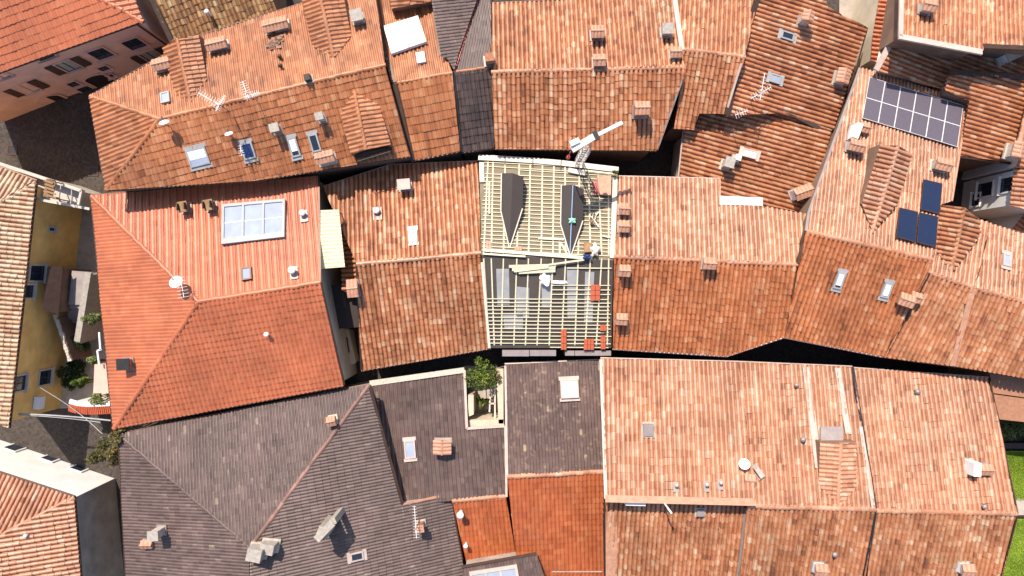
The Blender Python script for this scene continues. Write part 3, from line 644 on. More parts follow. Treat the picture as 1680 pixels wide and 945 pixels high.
b = MB(); q = [(367, 338), (470, 329), (469, 391), (366, 403)]
def bl(q, a, c): return tuple(np.array(q[0]) * (1 - a) * (1 - c) + np.array(q[1]) * a * (1 - c) + np.array(q[2]) * a * c + np.array(q[3]) * (1 - a) * c)
def sub(q, a0, a1, c0, c1): return [bl(q, a0, c0), bl(q, a1, c0), bl(q, a1, c1), bl(q, a0, c1)]
for a0, a1, c0, c1 in ((0, 1, 0, .07), (0, 1, .86, 1), (0, .04, .07, .86), (.96, 1, .07, .86), (.325, .355, .07, .86), (.645, .675, .07, .86)):
    lo, hi = onplane(n, sub(q, a0, a1, c0, c1), .05, .30); b.hexa(lo, hi)
o = b.build('roof_window', M['sheet_grey'], h.root)
for a0, a1 in ((.04, .325), (.355, .645), (.675, .96)):
    g = MB(); lo, hi = onplane(n, sub(q, a0, a1, .07, .86), .18, .22); g.hexa(lo, hi); g.build('pane', M['glass_milky'], o)
    g = MB(); lo, hi = onplane(n, sub(q, a0, a1, .46, .475), .222, .235); g.hexa(lo, hi); g.build('glazing_bar', M['pane_white'], o)
for px, py in ((299, 339), (341, 336)):
    o = chimney(h, n, px, py, .42, .5, .75, 'slab', 'wood_beam', capmat='wood_beam'); b = MB()
    t = n.at(px, py, .75)
    for s_ in (-1, 1): b.box(t + n.u * s_ * .22 + Vector((0, 0, .12)), n.u * .03, n.v * .22, (0, 0, .2))
    b.build('cowl', M['wood_dark'], o)
pipe(h, n, 495, 349, .17, .55, base=.24); pipe(h, n, 478, 443, .2, .6, base=.24); pipe(h, s, 436, 549, .13, .55)
skylight(h, n, 406, 450, .62, .8, 'brown_metal', 'glass_pale', hood=False); chimney(h, w, 201, 598, .55, .62, .8, 'slab', 'brick', capmat='dark_metal')

h = House('mottled_row_house', 'row house with mottled faded tiles left of the unfinished roof', 'house', (690, 430), 'plaster_grey')
zr = 9.3; n = slope((585, 432), (789, 414), zr, .30, (690, 300)); s = slope((585, 432), (789, 414), zr, .30, (690, 560))
h.roof(n, [(585, 432), (562, 380), (530, 307), (640, 271), (656, 267), (785, 265), (789, 414)], 'coppi', 'mixed', split=[[(585, 432), (562, 380), (530, 307), (640, 271), (785, 265), (789, 414)]])
h.roof(s, [(789, 414), (805, 571), (593, 608), (585, 432)], 'coppi', 'mixed'); h.walls(); h.ridge(n, (585, 433), (789, 415)); h.gutter(s, [(593, 609), (805, 572)]); h.gutter(n, [(530, 306), (640, 270), (785, 264)], m='pale_flashing')
h.strip(s, (585, 434), (593, 607), .12, .1, 'brown_metal', 'verge_board', lift=.03)
chimney(h, n, 662, 302, .65, .5, .95, 'slab', 'brick', capmat='pale_flashing'); pipe(h, n, 617, 345, .18, .5, base=.28); skylight(h, n, 678, 388, .5, .82, 'white_metal', 'pane_white')
HOUSE28 = h; PS28 = s
chimney(h, s, 577, 473, .5, .9, .9, 'tile', 'brick')

h = House('long_row_house', 'long row house with pale upper slope and orange lower slope right of the unfinished roof', 'house', (1150, 430), 'plaster_brown')
zr = 10.2; n = slope((1007, 421), (1308, 434), zr, .30, (1150, 330)); s = slope((1007, 421), (1308, 434), zr, .30, (1150, 560))
h.roof(n, [(1007, 421), (1015, 290), (1181, 294), (1181, 337), (1250, 338), (1324, 352), (1308, 434)], 'coppi', 'pale', split=[[(1007, 421), (1015, 290), (1181, 294), (1181, 428)], [(1181, 428), (1181, 337), (1250, 338), (1324, 352), (1308, 434)]])
h.roof(s, [(1308, 434), (1286, 553), (1192, 584), (1005, 572), (1007, 421)], 'coppi', 'amber'); h.walls(); h.ridge(n, (1007, 421), (1308, 434)); h.gutter(s, [(1005, 573), (1192, 585), (1286, 554)], m='pale_flashing', r=.045)
h.gutter(n, [(1015, 289), (1181, 293)], m='pale_flashing'); h.strip(n, (1324, 352), (1309, 433), .2, .25, 'brown_metal', 'verge_board', lift=.05); h.strip(n, (1181, 294), (1181, 337), .08, .1, 'pale_flashing', 'flashing', lift=.03)
for px, py in ((1025, 342), (1025, 371)): chimney(h, n, px, py, .5, .5, .85, 'tile', 'brick', capmat='terracotta_cap')
chimney(h, s, 1026, 444, .5, .5, .9, 'tile', 'brick'); chimney(h, s, 1021, 524, .5, .5, .95, 'tile', 'render_chimney'); chimney(h, s, 1166, 432, .6, .5, .85, 'tile', 'brick')

h = House('solar_house', 'house carrying twelve solar panels and a long tiled dormer', 'house', (1440, 340), 'plaster_brown')
zr = 11.0; n = slope((1322, 379), (1530, 426), zr, .30, (1450, 250)); s = slope((1322, 379), (1530, 426), zr, .30, (1400, 500))
h.roof(n, [(1322, 379), (1326, 350), (1410, 111), (1588, 165), (1574, 258), (1560, 331), (1543, 336), (1530, 426)], 'coppi', 'pale', split=[[(1322, 379), (1326, 350), (1410, 111), (1588, 165), (1560, 331), (1543, 336), (1530, 426)]], pitch=.23)
h.roof(s, [(1530, 426), (1518, 447), (1449, 585), (1286, 553), (1309, 435), (1322, 379)], 'coppi', 'amber', split=[[(1530, 426), (1449, 585), (1286, 553), (1322, 379)]], row=.36); h.walls()
h.ridge(n, (1322, 379), (1530, 426)); h.gutter(s, [(1286, 554), (1449, 586)], m='pale_flashing', r=.045)
h.strip(n, (1410, 112), (1326, 350), .14, .12, 'lead', 'verge_board', lift=.05); h.strip(n, (1326, 350), (1322, 379), .14, .12, 'lead', 'verge_board', lift=.05); h.strip(n, (1588, 166), (1561, 330), .12, .1, 'terracotta_cap', 'verge_board', lift=.05)
PN12 = n
dormer(h, n, (1473, 240), (1431, 381), [(1473, 240), (1431, 381), (1413, 334), (1443, 237)], [(1473, 240), (1497, 252), (1472, 333), (1431, 381)], 'coppi', 'pale', t=.2)
chimney(h, n, 1408, 214, .35, .95, .95, 'none', 'plaster_white', ang=-20); chimney(h, n, 1421, 208, .42, .4, .7, 'tile', 'brick', ang=-14); chimney(h, n, 1409, 238, .75, .5, 1.0, 'tile', 'render_chimney'); chimney(h, n, 1552, 269, .8, .55, 1.0, 'tile', 'render_chimney'); 
skylight(h, s, 1376, 459, .5, 1.05, 'sheet_grey', 'glass_dark', blind=.85); skylight(h, s, 1453, 475, .5, .95, 'sheet_grey', 'glass_dark', blind=.95)

h = House('dormered_row_house', 'row house with a broad tiled dormer and a small rooflight beside the solar roof', 'house', (1570, 460), 'plaster_brown')
zr = 10.6; n = slope((1520, 446), (1598, 472), zr, .30, (1600, 380)); s = slope((1520, 446), (1598, 472), zr, .30, (1520, 580))
h.roof(n, [(1598, 472), (1521, 446), (1530, 426), (1543, 336), (1583, 341), (1608, 361), (1625, 367)], 'coppi', 'pale', split=[[(1598, 472), (1521, 446), (1530, 426), (1543, 336), (1608, 361), (1625, 367)]])
h.roof(s, [(1598, 472), (1563, 600), (1449, 585), (1521, 446)], 'coppi', 'mixed'); h.walls(); h.ridge(n, (1521, 446), (1598, 472)); h.gutter(s, [(1449, 586), (1563, 601)])
dormer(h, n, (1582, 341), (1560, 448), [(1582, 341), (1560, 448), (1531, 405), (1543, 336)], [(1582, 341), (1608, 361), (1607, 386), (1560, 448)], 'coppi', 'mixed', t=.22)
h.strip(s, (1523, 447), (1451, 584), .28, .06, 'brown_metal', 'flashing'); chimney(h, s, 1491, 493, .75, .55, 1.05, 'tile', 'wood_beam'); chimney(h, s, 1506, 488, .5, .4, .7, 'tile', 'render_chimney')
h = House('end_row_house', 'last house of the middle row beyond the brown flashing strip', 'house', (1660, 480), 'plaster_brown')
n = slope((1598, 472), (1690, 496), 10.55, .30, (1650, 400)); s = slope((1598, 472), (1690, 496), 10.55, .30, (1640, 580))
h.roof(n, [(1598, 472), (1625, 367), (1800, 425), (1800, 528)], 'coppi', 'pale'); h.roof(s, [(1800, 528), (1800, 640), (1680, 614), (1563, 600), (1598, 472)], 'coppi', 'mixed', split=[[(1800, 528), (1800, 640), (1563, 600), (1598, 472)]]); h.walls()
h.ridge(n, (1598, 472), (1800, 526)); h.gutter(s, [(1563, 601), (1680, 616), (1800, 641)]); h.strip(s, (1596, 474), (1562, 600), .34, .1, 'terracotta_cap', 'flashing'); skylight(h, n, 1649, 428, .5, .8, 'pale_flashing', 'glass_milky')

# ------------------------------------------------------------------ houses, left edge
h = House('ochre_house', 'ochre plastered house with cream tiles, windows and a roof terrace', 'house', (-60, 480), 'plaster_ochre', 9)
e = slope((60, 297), (15, 700), 8.8, -.30, (-60, 500)); n = slope((-120, 222), (60, 297), 8.8, -.30, (-80, 420))
ap = (-130, 402)
h.roof(e, [(60, 297), (15, 701), (-12, 694), (-130, 560), ap], 'coppi', 'cream'); h.roof(n, [(60, 297), ap, (-130, 225)], 'coppi', 'cream'); h.walls(); h.ridge(e, (60, 298), ap, tm=T['cream'])  # unseen far end of the slope cut back to let sun reach the lane wall
h.gutter(e, [(61, 297), (16, 702)], .07); h.gutter(n, [(-130, 224), (61, 296)], .06)
A, B = h.sk[(60, 297)], h.sk[(15, 701)]
for px, py, w_, ht in ((60, 448, .95, 1.4), (45, 478, .8, .95), (73, 619, .95, 1.2), (30, 629, .95, 1.2), (84, 376, .2, .55), (112, 482, .8, .7)): window(h, A, B, px, py, w_, ht, frame='stone', pane='glass_dark', inner='wood_dark' if w_ > .5 else None)
b = MB(); 
for k, (zq, yy) in enumerate(((0, 0),)):
    c = wallpt(58, 660, A, B); d = (B - A); d.z = 0; d.normalize(); nn = Vector((-d.y, d.x, 0)); b.box(c + nn * .25, d * .4, nn * .2, (0, 0, .28))
b.build('air_unit', M['white_plastic'], h.root)

h = House('street_house', 'white walled hipped house whose sunlit wall faces the lane', 'house', (0, 900), 'plaster_white', 9)
n = slope((-120, 735), (122, 815), 8.6, -.3, (0, 950)); e = slope((122, 815), (138, 1000), 8.6, -.3, (0, 950))
h.roof(n, [(122, 815), (-150, 956), (-150, 726)], 'coppi', 'pale'); h.roof(e, [(122, 815), (138, 1010), (-150, 1010), (-150, 956)], 'coppi', 'pale'); h.walls(); h.ridge(n, (122, 816), (-150, 956)); h.gutter(n, [(-150, 725), (123, 814)]); h.gutter(e, [(123, 814), (139, 1010)], .07)
A, B = h.sk[(-150, 726)], h.sk[(122, 815)]; C_ = h.sk[(138, 1010)]
for px, py in ((25, 735), (85, 752), (132, 768)): window(h, A, B, px, py, .8, 1.3, shut=.0, frame='plaster_white', pane='glass_dark')
# grey skin on the side away from the sun, its shade put into the colour
b = MB(); d = (C_ - B); d.z = 0; d.normalize(); nn = Vector((-d.y, d.x, 0)); b.hexa([B + nn * .02 - d * .02, C_ + nn * .02, Vector((C_.x, C_.y, 0)) + nn * .02, Vector((B.x, B.y, 0)) + nn * .02 - d * .02], [B + nn * .06 - d * .02, C_ + nn * .06, Vector((C_.x, C_.y, 0)) + nn * .06, Vector((B.x, B.y, 0)) + nn * .06 - d * .02]); b.build('wall', M['plaster_grey'], h.root)
pipe(h, n, 40, 880, .1, .3)

# ------------------------------------------------------------------ houses, lower row
h = House('slate_hip_house', 'large brown slate hipped house with chimneys at its peak', 'house', (430, 830), 'plaster_grey')
za = 10.8; ap = (410, 899); n = plane3((410, 899, za), (195, 712, 8.1), (605, 631, 8.1)); e = plane3((410, 899, za), (605, 631, 8.1), (660, 828, 7.7)); w = plane3((410, 899, za), (195, 712, 8.1), (210, 1000, 8.1))
h.roof(n, [(410, 899), (195, 712), (605, 631)], 'slate', 'slate'); h.roof(w, [(410, 899), (410, 1010), (210, 1010), (195, 712)], 'slate', 'slate')
h.roof(e, [(605, 631), (660, 828), (738, 810), (757, 918), (775, 1010), (410, 1010), (410, 899)], 'slate', 'slate', split=[[(605, 631), (660, 828), (700, 1010), (410, 1010), (410, 899)], [(660, 828), (738, 810), (775, 1010), (700, 1010)]], row=.46); h.walls()
h.ridge(n, (605, 632), (412, 896), tm=T['ridge_dull'], r=.13); h.ridge(n, (195, 713), (408, 897), tm=T['slate'], r=.1)
h.gutter(n, [(194, 711), (604, 630)], .06); h.gutter(w, [(194, 712), (209, 1010)], .06); h.strip(e, (606, 633), (660, 827), .18, .14, 'brown_metal', 'verge_board', lift=.03); h.strip(e, (661, 828), (738, 810), .14, .1, 'terracotta_cap', 'verge_board', lift=.04); h.gutter(e, [(739, 811), (758, 918)], .08)
chimney(h, e, 416, 912, .85, .75, 1.0, 'none', 'concrete', ang=-12); chimney(h, e, 437, 902, .8, .6, .85, 'none', 'concrete', ang=-12); chimney(h, n, 542, 692, .4, .4, .8, 'tile', 'brick'); chimney(h, w, 250, 880, .45, .5, 1.3, 'slab', 'render_chimney', capmat='concrete')
chimney(h, w, 238, 895, .55, .3, .45, 'tile', 'render_chimney', ang=0); chimney(h, e, 688, 868, .3, .4, 1.2, 'slab', 'brick', capmat='terracotta_cap')
# tall raking flue
q = [e.at(518, 886, 2.4), e.at(545, 858, 2.1)]
b = MB(); b.bar(q[0], q[1], .42, .42); o = b.build('flue', M['concrete'], h.root)
b = MB(); p = e.at(525, 880, 0); b.box((q[0].x * .6 + q[1].x * .4, q[0].y * .6 + q[1].y * .4, p.z + .9), (.3, -.12, 0), (.12, .3, 0), (0, 0, 1.1)); t = e.at(547, 855, 2.1); b.box((t.x, t.y, t.z - 1.1), (.16, .06, 0), (-.06, .16, 0), (0, 0, 1.2)); b.build('flue_base', M['concrete'], o)
skylight(h, e, 585, 912, .55, .8, 'pale_flashing', 'glass_dark', hood=True)
HOUSE21, PE21 = h, e

h = House('grey_tile_house', 'house with a worn grey tile roof cut open around a small planted yard', 'house', (720, 720), 'plaster_cream')
zr = 7.0; n = slope((742, 822), (830, 814), zr, .10, (720, 650)); s = slope((742, 822), (830, 814), zr, .25, (790, 900))
h.roof(n, [(742, 822), (700, 826), (655, 828), (608, 630), (762, 608), (766, 703), (828, 699), (830, 814)], 'slate', 'slate', split=[[(830, 814), (655, 829), (608, 630), (762, 608), (766, 703)], [(766, 703), (828, 699), (830, 814)]], pitch=.26)
h.roof(s, [(830, 814), (833, 850), (846, 906), (765, 921), (742, 822)], 'mars', 'rust', split=[[(830, 814), (846, 906), (765, 921), (742, 822)]]); h.walls()
h.ridge(n, (742, 822), (830, 814), r=.15); h.strip(n, (607, 629), (762, 607), .36, .14, 'stone', 'flashing', lift=.05); h.strip(n, (762, 607), (766, 703), .16, .12, 'pale_flashing', 'flashing', lift=.06); h.strip(n, (766, 703), (828, 699), .16, .12, 'pale_flashing', 'flashing', lift=.06)
h.strip(n, (829, 700), (831, 815), .14, .12, 'pale_flashing', 'flashing', lift=.05)
skylight(h, n, 673, 737, .72, 1.15, 'pale_flashing', 'glass_milky'); chimney(h, n, 725, 735, .75, .95, 1.0, 'tile', 'render_chimney', ang=90)
pipe(h, s, 755, 846, .2, 1.0); pipe(h, s, 764, 897, .13, .8)

h = House('mossy_slate_house', 'brown mossy tile roofed house with one white square roof window', 'house', (910, 760), 'plaster_cream')
zr = 8.4; n = slope((832, 782), (990, 774), zr, .12, (910, 650)); s = slope((832, 782), (990, 774), zr, .28, (910, 900))
h.roof(n, [(832, 782), (828, 598), (984, 591), (990, 774)], 'slate', 'slate_mossy'); h.roof(s, [(990, 774), (994, 1010), (868, 1010), (846, 906), (834, 850), (832, 782)], 'mars', 'rust', split=[[(990, 774), (994, 1010), (868, 1010), (846, 906), (832, 782)]]); h.walls()
h.ridge(n, (832, 782), (990, 774), r=.16); h.strip(n, (829, 600), (832, 780), .14, .12, 'pale_flashing', 'flashing', lift=.04); h.gutter(n, [(828, 597), (984, 590)], m='pale_flashing'); h.strip(s, (990, 778), (994, 1000), .2, .15, 'brown_metal', 'flashing', lift=.04)
o = skylight(h, n, 934, 638, 1.15, 1.15, 'pale_flashing', 'pane_white', lift=.25); h.strip(s, (905, 938), (988, 938), .06, .05, 'pale_flashing', 'flashing')
# glazed slate lean-to at the bottom edge
h = House('glazed_house', 'slate lean-to with a large glazed rooflight at the lower frame edge', 'house', (830, 960), 'plaster_grey')
n = slope((757, 930), (880, 908), 7.6, -.15, (830, 980)); h.roof(n, [(757, 930), (880, 908), (893, 945), (900, 1010), (775, 1010)], 'slate', 'slate'); h.walls()
q = [(770, 937), (848, 925), (858, 985), (780, 1000)]; b = MB()
for a0, a1, c0, c1 in ((0, 1, 0, .1), (0, .05, .1, 1), (.95, 1, .1, 1), (.32, .35, .1, 1), (.63, .66, .1, 1)): lo, hi = onplane(n, sub(q, a0, a1, c0, c1), .04, .2); b.hexa(lo, hi)
o = b.build('roof_window', M['pale_flashing'], h.root); b = MB(); lo, hi = onplane(n, sub(q, .05, .95, .1, 1), .1, .14); b.hexa(lo, hi); b.build('pane', M['glass_pale'], o)
h.strip(n, (757, 930), (880, 908), .16, .12, 'brown_metal', 'verge_board', lift=.06)

# pink pair
h = House('pink_tile_house', 'wide pale pink tile roof with a high eave casting a band of shade', 'house', (1105, 760), 'plaster_brown')
zr = 10.8; n = slope((993, 818), (1240, 824), zr, .31, (1100, 700)); s = slope((995, 834), (1210, 840), 9.7, .27, (1100, 900))
h.roof(n, [(993, 818), (985, 588), (1211, 594), (1240, 824)], 'coppi', 'pale', row=.46); h.roof(s, [(995, 834), (993, 819), (1240, 825), (1214, 842), (1204, 1010), (1000, 1010)], 'coppi', 'mixed', split=[[(993, 819), (1222, 825), (1204, 1010), (1000, 1010)]]); h.walls()
h.strip(n, (993, 818), (1240, 824), .42, .1, 'terracotta_cap', 'ridge_flashing', lift=.1); h.strip(n, (986, 590), (994, 818), .2, .06, 'pale_flashing', 'flashing'); h.gutter(n, [(985, 587), (1211, 593)], m='pale_flashing', r=.045)
h.strip(s, (1222, 832), (1204, 1000), .3, .2, 'lead', 'box_gutter', lift=-.02); h.strip(s, (1003, 840), (1003, 1000), .7, .04, 'terracotta_cap', 'flashing')
chimney(h, n, 1064, 706, .62, .7, .35, 'none', 'lead'); 
for px, py in ((1111, 797), (1161, 796), (1184, 793)): pipe(h, n, px, py, .1, .5, 'render_chimney', base=.16)
chimney(h, s, 1043, 824, 1.2, .42, .8, 'none', 'white_plastic'); b = MB(); t = s.at(1096, 834, 2.0); b.tube([(t.x, t.y, s.zat(t.x, t.y)), t], .05, 8); b.tube([t, t + Vector((.2, -.28, .02))], .06, 6); b.build('vent_mast', M['white_metal'], h.root)
chimney(h, s, 1150, 842, .45, .4, .3, 'none', 'lead')
h = House('flashing_roof_house', 'pale tile roof with two long grey flashing strips leading to a small dormer', 'house', (1320, 770), 'plaster_brown')
zr = 10.5; n = slope((1240, 829), (1436, 836), zr, .31, (1300, 700)); s = slope((1240, 829), (1436, 836), zr, .3, (1300, 930))
h.roof(n, [(1226, 829), (1240, 824), (1211, 594), (1398, 602), (1436, 836)], 'coppi', 'pale', split=[[(1240, 829), (1211, 594), (1398, 602), (1436, 836)]]); h.roof(s, [(1436, 836), (1409, 1010), (1204, 1010), (1226, 829)], 'coppi', 'mixed'); h.walls(); h.ridge(n, (1226, 830), (1436, 836), r=.16)
h.gutter(n, [(1211, 593), (1398, 601)], m='pale_flashing', r=.045); h.strip(n, (1322, 602), (1343, 768), .42, .05, 'pale_flashing', 'flashing'); h.strip(n, (1374, 604), (1392, 712), .36, .05, 'pale_flashing', 'flashing'); h.strip(n, (1398, 603), (1436, 834), .2, .12, 'dark_metal', 'box_gutter', lift=.04); h.strip(n, (1412, 700), (1433, 834), .22, .05, 'pale_flashing', 'flashing', lift=.12)
h.strip(n, (1211, 595), (1237, 800), .06, .06, 'wood_dark', 'joint'); h.strip(s, (1436, 838), (1409, 1000), .2, .1, 'dark_metal', 'box_gutter', lift=.03)
d, pls = dormer(h, n, (1379, 726), (1376, 829), [(1379, 726), (1376, 829), (1360, 815), (1343, 796), (1345, 725)], [(1379, 726), (1404, 725), (1403, 800), (1376, 829)], 'mars', 'pale', t=.24)
b = MB(); lo, hi = onplane(n, [(1342, 701), (1378, 701), (1378, 725), (1342, 725)], .3, .42); b.hexa(lo, hi); b.build('dormer_hood', M['lead'], h.root)
pipe(h, n, 1308, 632, .13, .4, 'lead'); pipe(h, n, 1319, 722, .14, .4, 'lead'); pipe(h, s, 1371, 911, .14, .4, 'lead'); chimney(h, s, 1350, 938, .6, .6, .9, 'tile', 'plaster_white')
chimney(h, n, 1232, 789, .5, .5, .55, 'tile', 'brick'); chimney(h, n, 1246, 776, .25, .7, .45, 'none', 'render_chimney', ang=35)
h = House('garden_row_house', 'pale tile roofed house at the end of the lower row beside the lawn', 'house', (1530, 800), 'plaster_brown')
zr = 10.5; n = slope((1438, 837), (1668, 843), zr, .31, (1530, 720)); s = slope((1438, 837), (1668, 843), zr, .3, (1530, 940))
h.roof(n, [(1438, 837), (1400, 604), (1622, 620), (1668, 843)], 'coppi', 'pale'); h.roof(s, [(1668, 843), (1627, 1010), (1411, 1010), (1438, 837)], 'coppi', 'mixed'); h.walls(); h.ridge(n, (1438, 838), (1668, 843), r=.16); h.gutter(n, [(1400, 603), (1622, 619)], m='pale_flashing', r=.045)
h.strip(n, (1623, 621), (1669, 842), .08, .12, 'brown_metal', 'verge_board', lift=.02); h.strip(s, (1669, 844), (1628, 1000), .08, .12, 'brown_metal', 'verge_board', lift=.02)
chimney(h, n, 1604, 771, .45, .8, .95, 'none', 'plaster_white'); chimney(h, n, 1619, 772, .8, .45, .7, 'tile', 'brick'); pipe(h, n, 1507, 643, .14, .4, 'lead'); pipe(h, n, 1617, 832, .12, .45, 'lead'); chimney(h, s, 1592, 938, .6, .6, .9, 'tile', 'plaster_white')
# ------------------------------------------------------------------ the roof under repair
h = House('unroofed_house', 'house under repair with its roof stripped to pale battens over dark membrane', 'house', (900, 425), 'plaster_brown')
zr = 9.9; n = slope((790, 418), (1006, 427), zr, .30, (900, 300)); s = slope((790, 418), (1006, 427), zr, .30, (900, 560))
PNC, PSC, HC = n, s, h
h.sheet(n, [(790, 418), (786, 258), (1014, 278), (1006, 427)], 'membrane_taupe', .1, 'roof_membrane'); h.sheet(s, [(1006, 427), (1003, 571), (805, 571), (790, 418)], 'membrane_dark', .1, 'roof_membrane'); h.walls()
for q in ([(814, 441), (835, 441), (836, 500), (816, 500)], [(846, 470), (868, 472), (868, 520), (848, 520)], [(888, 448), (906, 448), (905, 505), (889, 505)], [(930, 440), (947, 440), (945, 520), (931, 520)], [(960, 446), (975, 446), (972, 530), (958, 530)], [(825, 515), (858, 512), (858, 540), (828, 540)]):
    b = MB(); lo, hi = onplane(s, q, .004, .012); b.hexa(lo, hi); b.build('underlay_sheet', M['sheet_grey'], h.root)
NT = [800.7, 809, 829, 852, 870, 890, 908.6, 927, 950.7, 965.7, 981, 998]; NB = [793.6, 806, 826, 848, 867, 888, 907, 928, 948.6, 968.6, 987, 998.6]
SB = [803, 811, 822, 843, 862, 881, 901, 921, 943, 960, 978, 996]
def strut(pl, A, B, w, t, h0, name, m='wood_new', parent=None):
    b = MB(); b.bar(pl.at(*A) + pl.n * (h0 + t / 2), pl.at(*B) + pl.n * (h0 + t / 2), w, t, pl.n); return b.build(name, M[m], parent or h.root)
for a, c, d_ in zip(NT, NB, SB):
    strut(n, (a, 262 + (a - 786) * .085), (c, 418), .085, .04, .004, 'counter_batten'); strut(s, (c, 424), (d_, 566), .08, .04, .016, 'counter_batten')
rb = random.Random(5)
for k in range(24):
    y0 = 267 + k * 6.25; y1 = 277 + k * 6.25; x0 = 797 - k * .25 - rb.uniform(0, 4); x1 = 1002 + rb.uniform(-2, 3)
    if k in (1,): x1 = 960
    if k in (2,): x0 = 850
    # the two dark dormers interrupt the battens
    strut(n, (x0, y0), (x1, y1), .042, .035, .046, 'batten')
for k in range(13):
    y = 489.6 + k * 6.05; strut(s, (799 + k * .45, y), (1000 + rb.uniform(-2, 3), y + 1.2), .048, .035, .058, 'batten')
for k in range(3): strut(s, (906, 467.4 + k * 7.4), (1001, 467.8 + k * 7.4), .048, .035, .058, 'batten')
strut(s, (902, 569), (998, 569.6), .048, .035, .058, 'batten'); strut(s, (930, 439), (1003, 439.5), .06, .04, .068, 'batten')
# boards at the ridge and eave
strut(n, (793, 411), (958, 424), .20, .05, .10, 'ridge_board', 'wood_new'); strut(n, (793, 417.5), (862, 422), .1, .05, .10, 'ridge_board', 'wood_new')
strut(n, (883, 392), (925, 394), .12, .04, .10, 'ridge_board', 'wood_new')
for a, c in ((785, 828), (829, 874), (875, 920), (921, 1014)):
    f = lambda x: 258 + (x - 785) * .088 - 3 * math.sin((x - 785) / 230 * math.pi) + 2
    strut(n, (a, f(a)), (c, f(c)), .36, .05, .12, 'eave_board', 'pane_white' if False else 'wood_pale')
for x in (829, 874, 920): strut(n, (x, 256 + (x - 785) * .088), (x - 1, 268 + (x - 785) * .088), .035, .03, .18, 'strap', 'dark_metal')
strut(n, (1008, 292), (1003, 424), .2, .05, .06, 'verge_board', 'wood_pale'); strut(n, (1011.5, 292), (1007, 424), .1, .09, .06, 'verge_board', 'wood_new'); strut(n, (790, 268), (791, 300), .3, .05, .08, 'verge_board', 'wood_pale')
strut(s, (791, 430), (803, 570), .16, .05, .05, 'verge_board', 'wood_pale'); strut(n, (955, 282), (1008, 288), .1, .06, .2, 'eave_board', 'wood_new'); strut(n, (932, 281), (960, 287), .3, .05, .17, 'eave_board', 'wood_pale')
for A, B, L_, Rr in (((841, 284), (836, 407), [(841, 284), (836, 407), (822, 346), (823, 284)], [(841, 284), (859, 290), (857, 342), (836, 407)]), ((940, 303), (936, 421), [(940, 303), (936, 421), (920, 368), (921, 304)], [(940, 303), (958, 310), (956, 362), (936, 421)])):
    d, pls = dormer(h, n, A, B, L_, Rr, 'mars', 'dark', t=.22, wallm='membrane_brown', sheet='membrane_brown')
    for e0, e1, pl in ((L_[1], L_[2], pls[0]), (Rr[2], Rr[3], pls[1]), (L_[2], L_[3], pls[0])): strut(pl, e0, e1, .06, .06, .0, 'edge_batten', 'wood_pale', d)
DPL = pls
# eave ledge below
b = MB()
for x0, x1, y0, y1 in ((824, 868, 574, 584), (869, 912, 574, 583.5), (927, 942, 575, 583), (943, 1002, 575, 583)):
    q = slope((824, 575), (1003, 573), 8.1, .08, (910, 600)); lo, hi = onplane(q, [(x0, y0), (x1, y0), (x1, y1), (x0, y1)], 0, .12); b = MB(); b.hexa(lo, hi); b.build('eave_ledge', M['lead'], h.root)
    b = MB(); c = [p - Vector((0, 0, 2.2)) for p in lo]; b.hexa(c, [p - Vector((0, 0, .02)) for p in lo]); b.build('eave_ledge_support', M['plaster_brown'], h.root)
# building materials lying on the roof
def pile(name, label, cat, grp=None): return thing(name, label, cat, (0, 0, 0), grp)
b = MB(); rb = random.Random(9)
PLK = 'pale planks left on the stripped roof'
for k, (A, B, hh_) in enumerate((((835, 436), (912, 434), .14), ((840, 441), (911, 438), .14), ((851, 446), (911, 443), .14), ((843, 443), (900, 436), .20), ((895, 433.5), (958, 424.5), .2))):
    o = strut(s, A, B, .17 if k < 4 else .1, .05, hh_, 'plank', parent=None); o.parent = None; o.data.transform(Matrix.Translation(h.root.location))
    tag(o, ['pale plank lying uppermost of the bundle below the ridge', 'pale plank in the middle of the bundle below the ridge', 'pale plank lying lowest on the bundle below the ridge', 'short pale plank laid slantwise on top of the plank bundle', 'long thin pale batten lying slantwise beside the ridge board'][k], 'plank', PLK)
def tstack(pl, q, nrow, ncol, label, m='terracotta_new', hh_=.13):
    t = thing('tile_stack', label, 'tiles', pl.at(*q[0]), 'stacks of new red roof tiles on the battens'); 
    for i in range(nrow):
        b = MB()
        for j in range(ncol):
            lo, hi = onplane(pl, sub(q, j / ncol + .02, (j + 1) / ncol - .02, i / nrow + .015, (i + 1) / nrow - .015), .10, .10 + hh_ + .02 * ((i + j) % 2)); b.hexa(lo, hi)
        b.build('tile_bundle', M[m], t)
tstack(s, [(969, 466), (984, 466), (984, 491), (968, 492)], 3, 2, 'stack of new red tiles standing on the upper battens of the lower slope')
tstack(s, [(920, 540), (929, 540), (929, 572), (920, 572)], 3, 2, 'narrow upright stack of red tiles at the eave of the stripped roof')
tstack(s, [(958, 555), (974, 555), (974, 572), (957, 572)], 2, 3, 'square stack of new orange tiles at the eave')
tstack(s, [(985, 549), (993, 549), (993, 571), (985, 571)], 2, 2, 'slim column of pinkish tiles beside the finished roof edge')
tstack(s, [(984, 532), (994, 532), (994, 541), (984, 541)], 1, 2, 'smallest red tile bundle near the finished roof edge')
tstack(n, [(797, 396), (806, 397), (806, 410), (797, 409)], 2, 2, 'small pink tile bundle near the ridge at the mottled row house', 'terracotta_cap', .08)
tstack(n, [(844, 405), (856, 406), (856, 413), (844, 412)], 1, 3, 'short pink tile row below the tip of the dark dormer', 'terracotta_cap', .08)
b = MB(); lo, hi = onplane(n, [(978, 294), (1001, 292), (1001, 325), (983, 323)], .28, .4); b.hexa(lo, hi); o = tag(b.build('tile_tray', M['terracotta_cap']), 'flat salmon coloured board lying near the eave beside red bars', 'board')
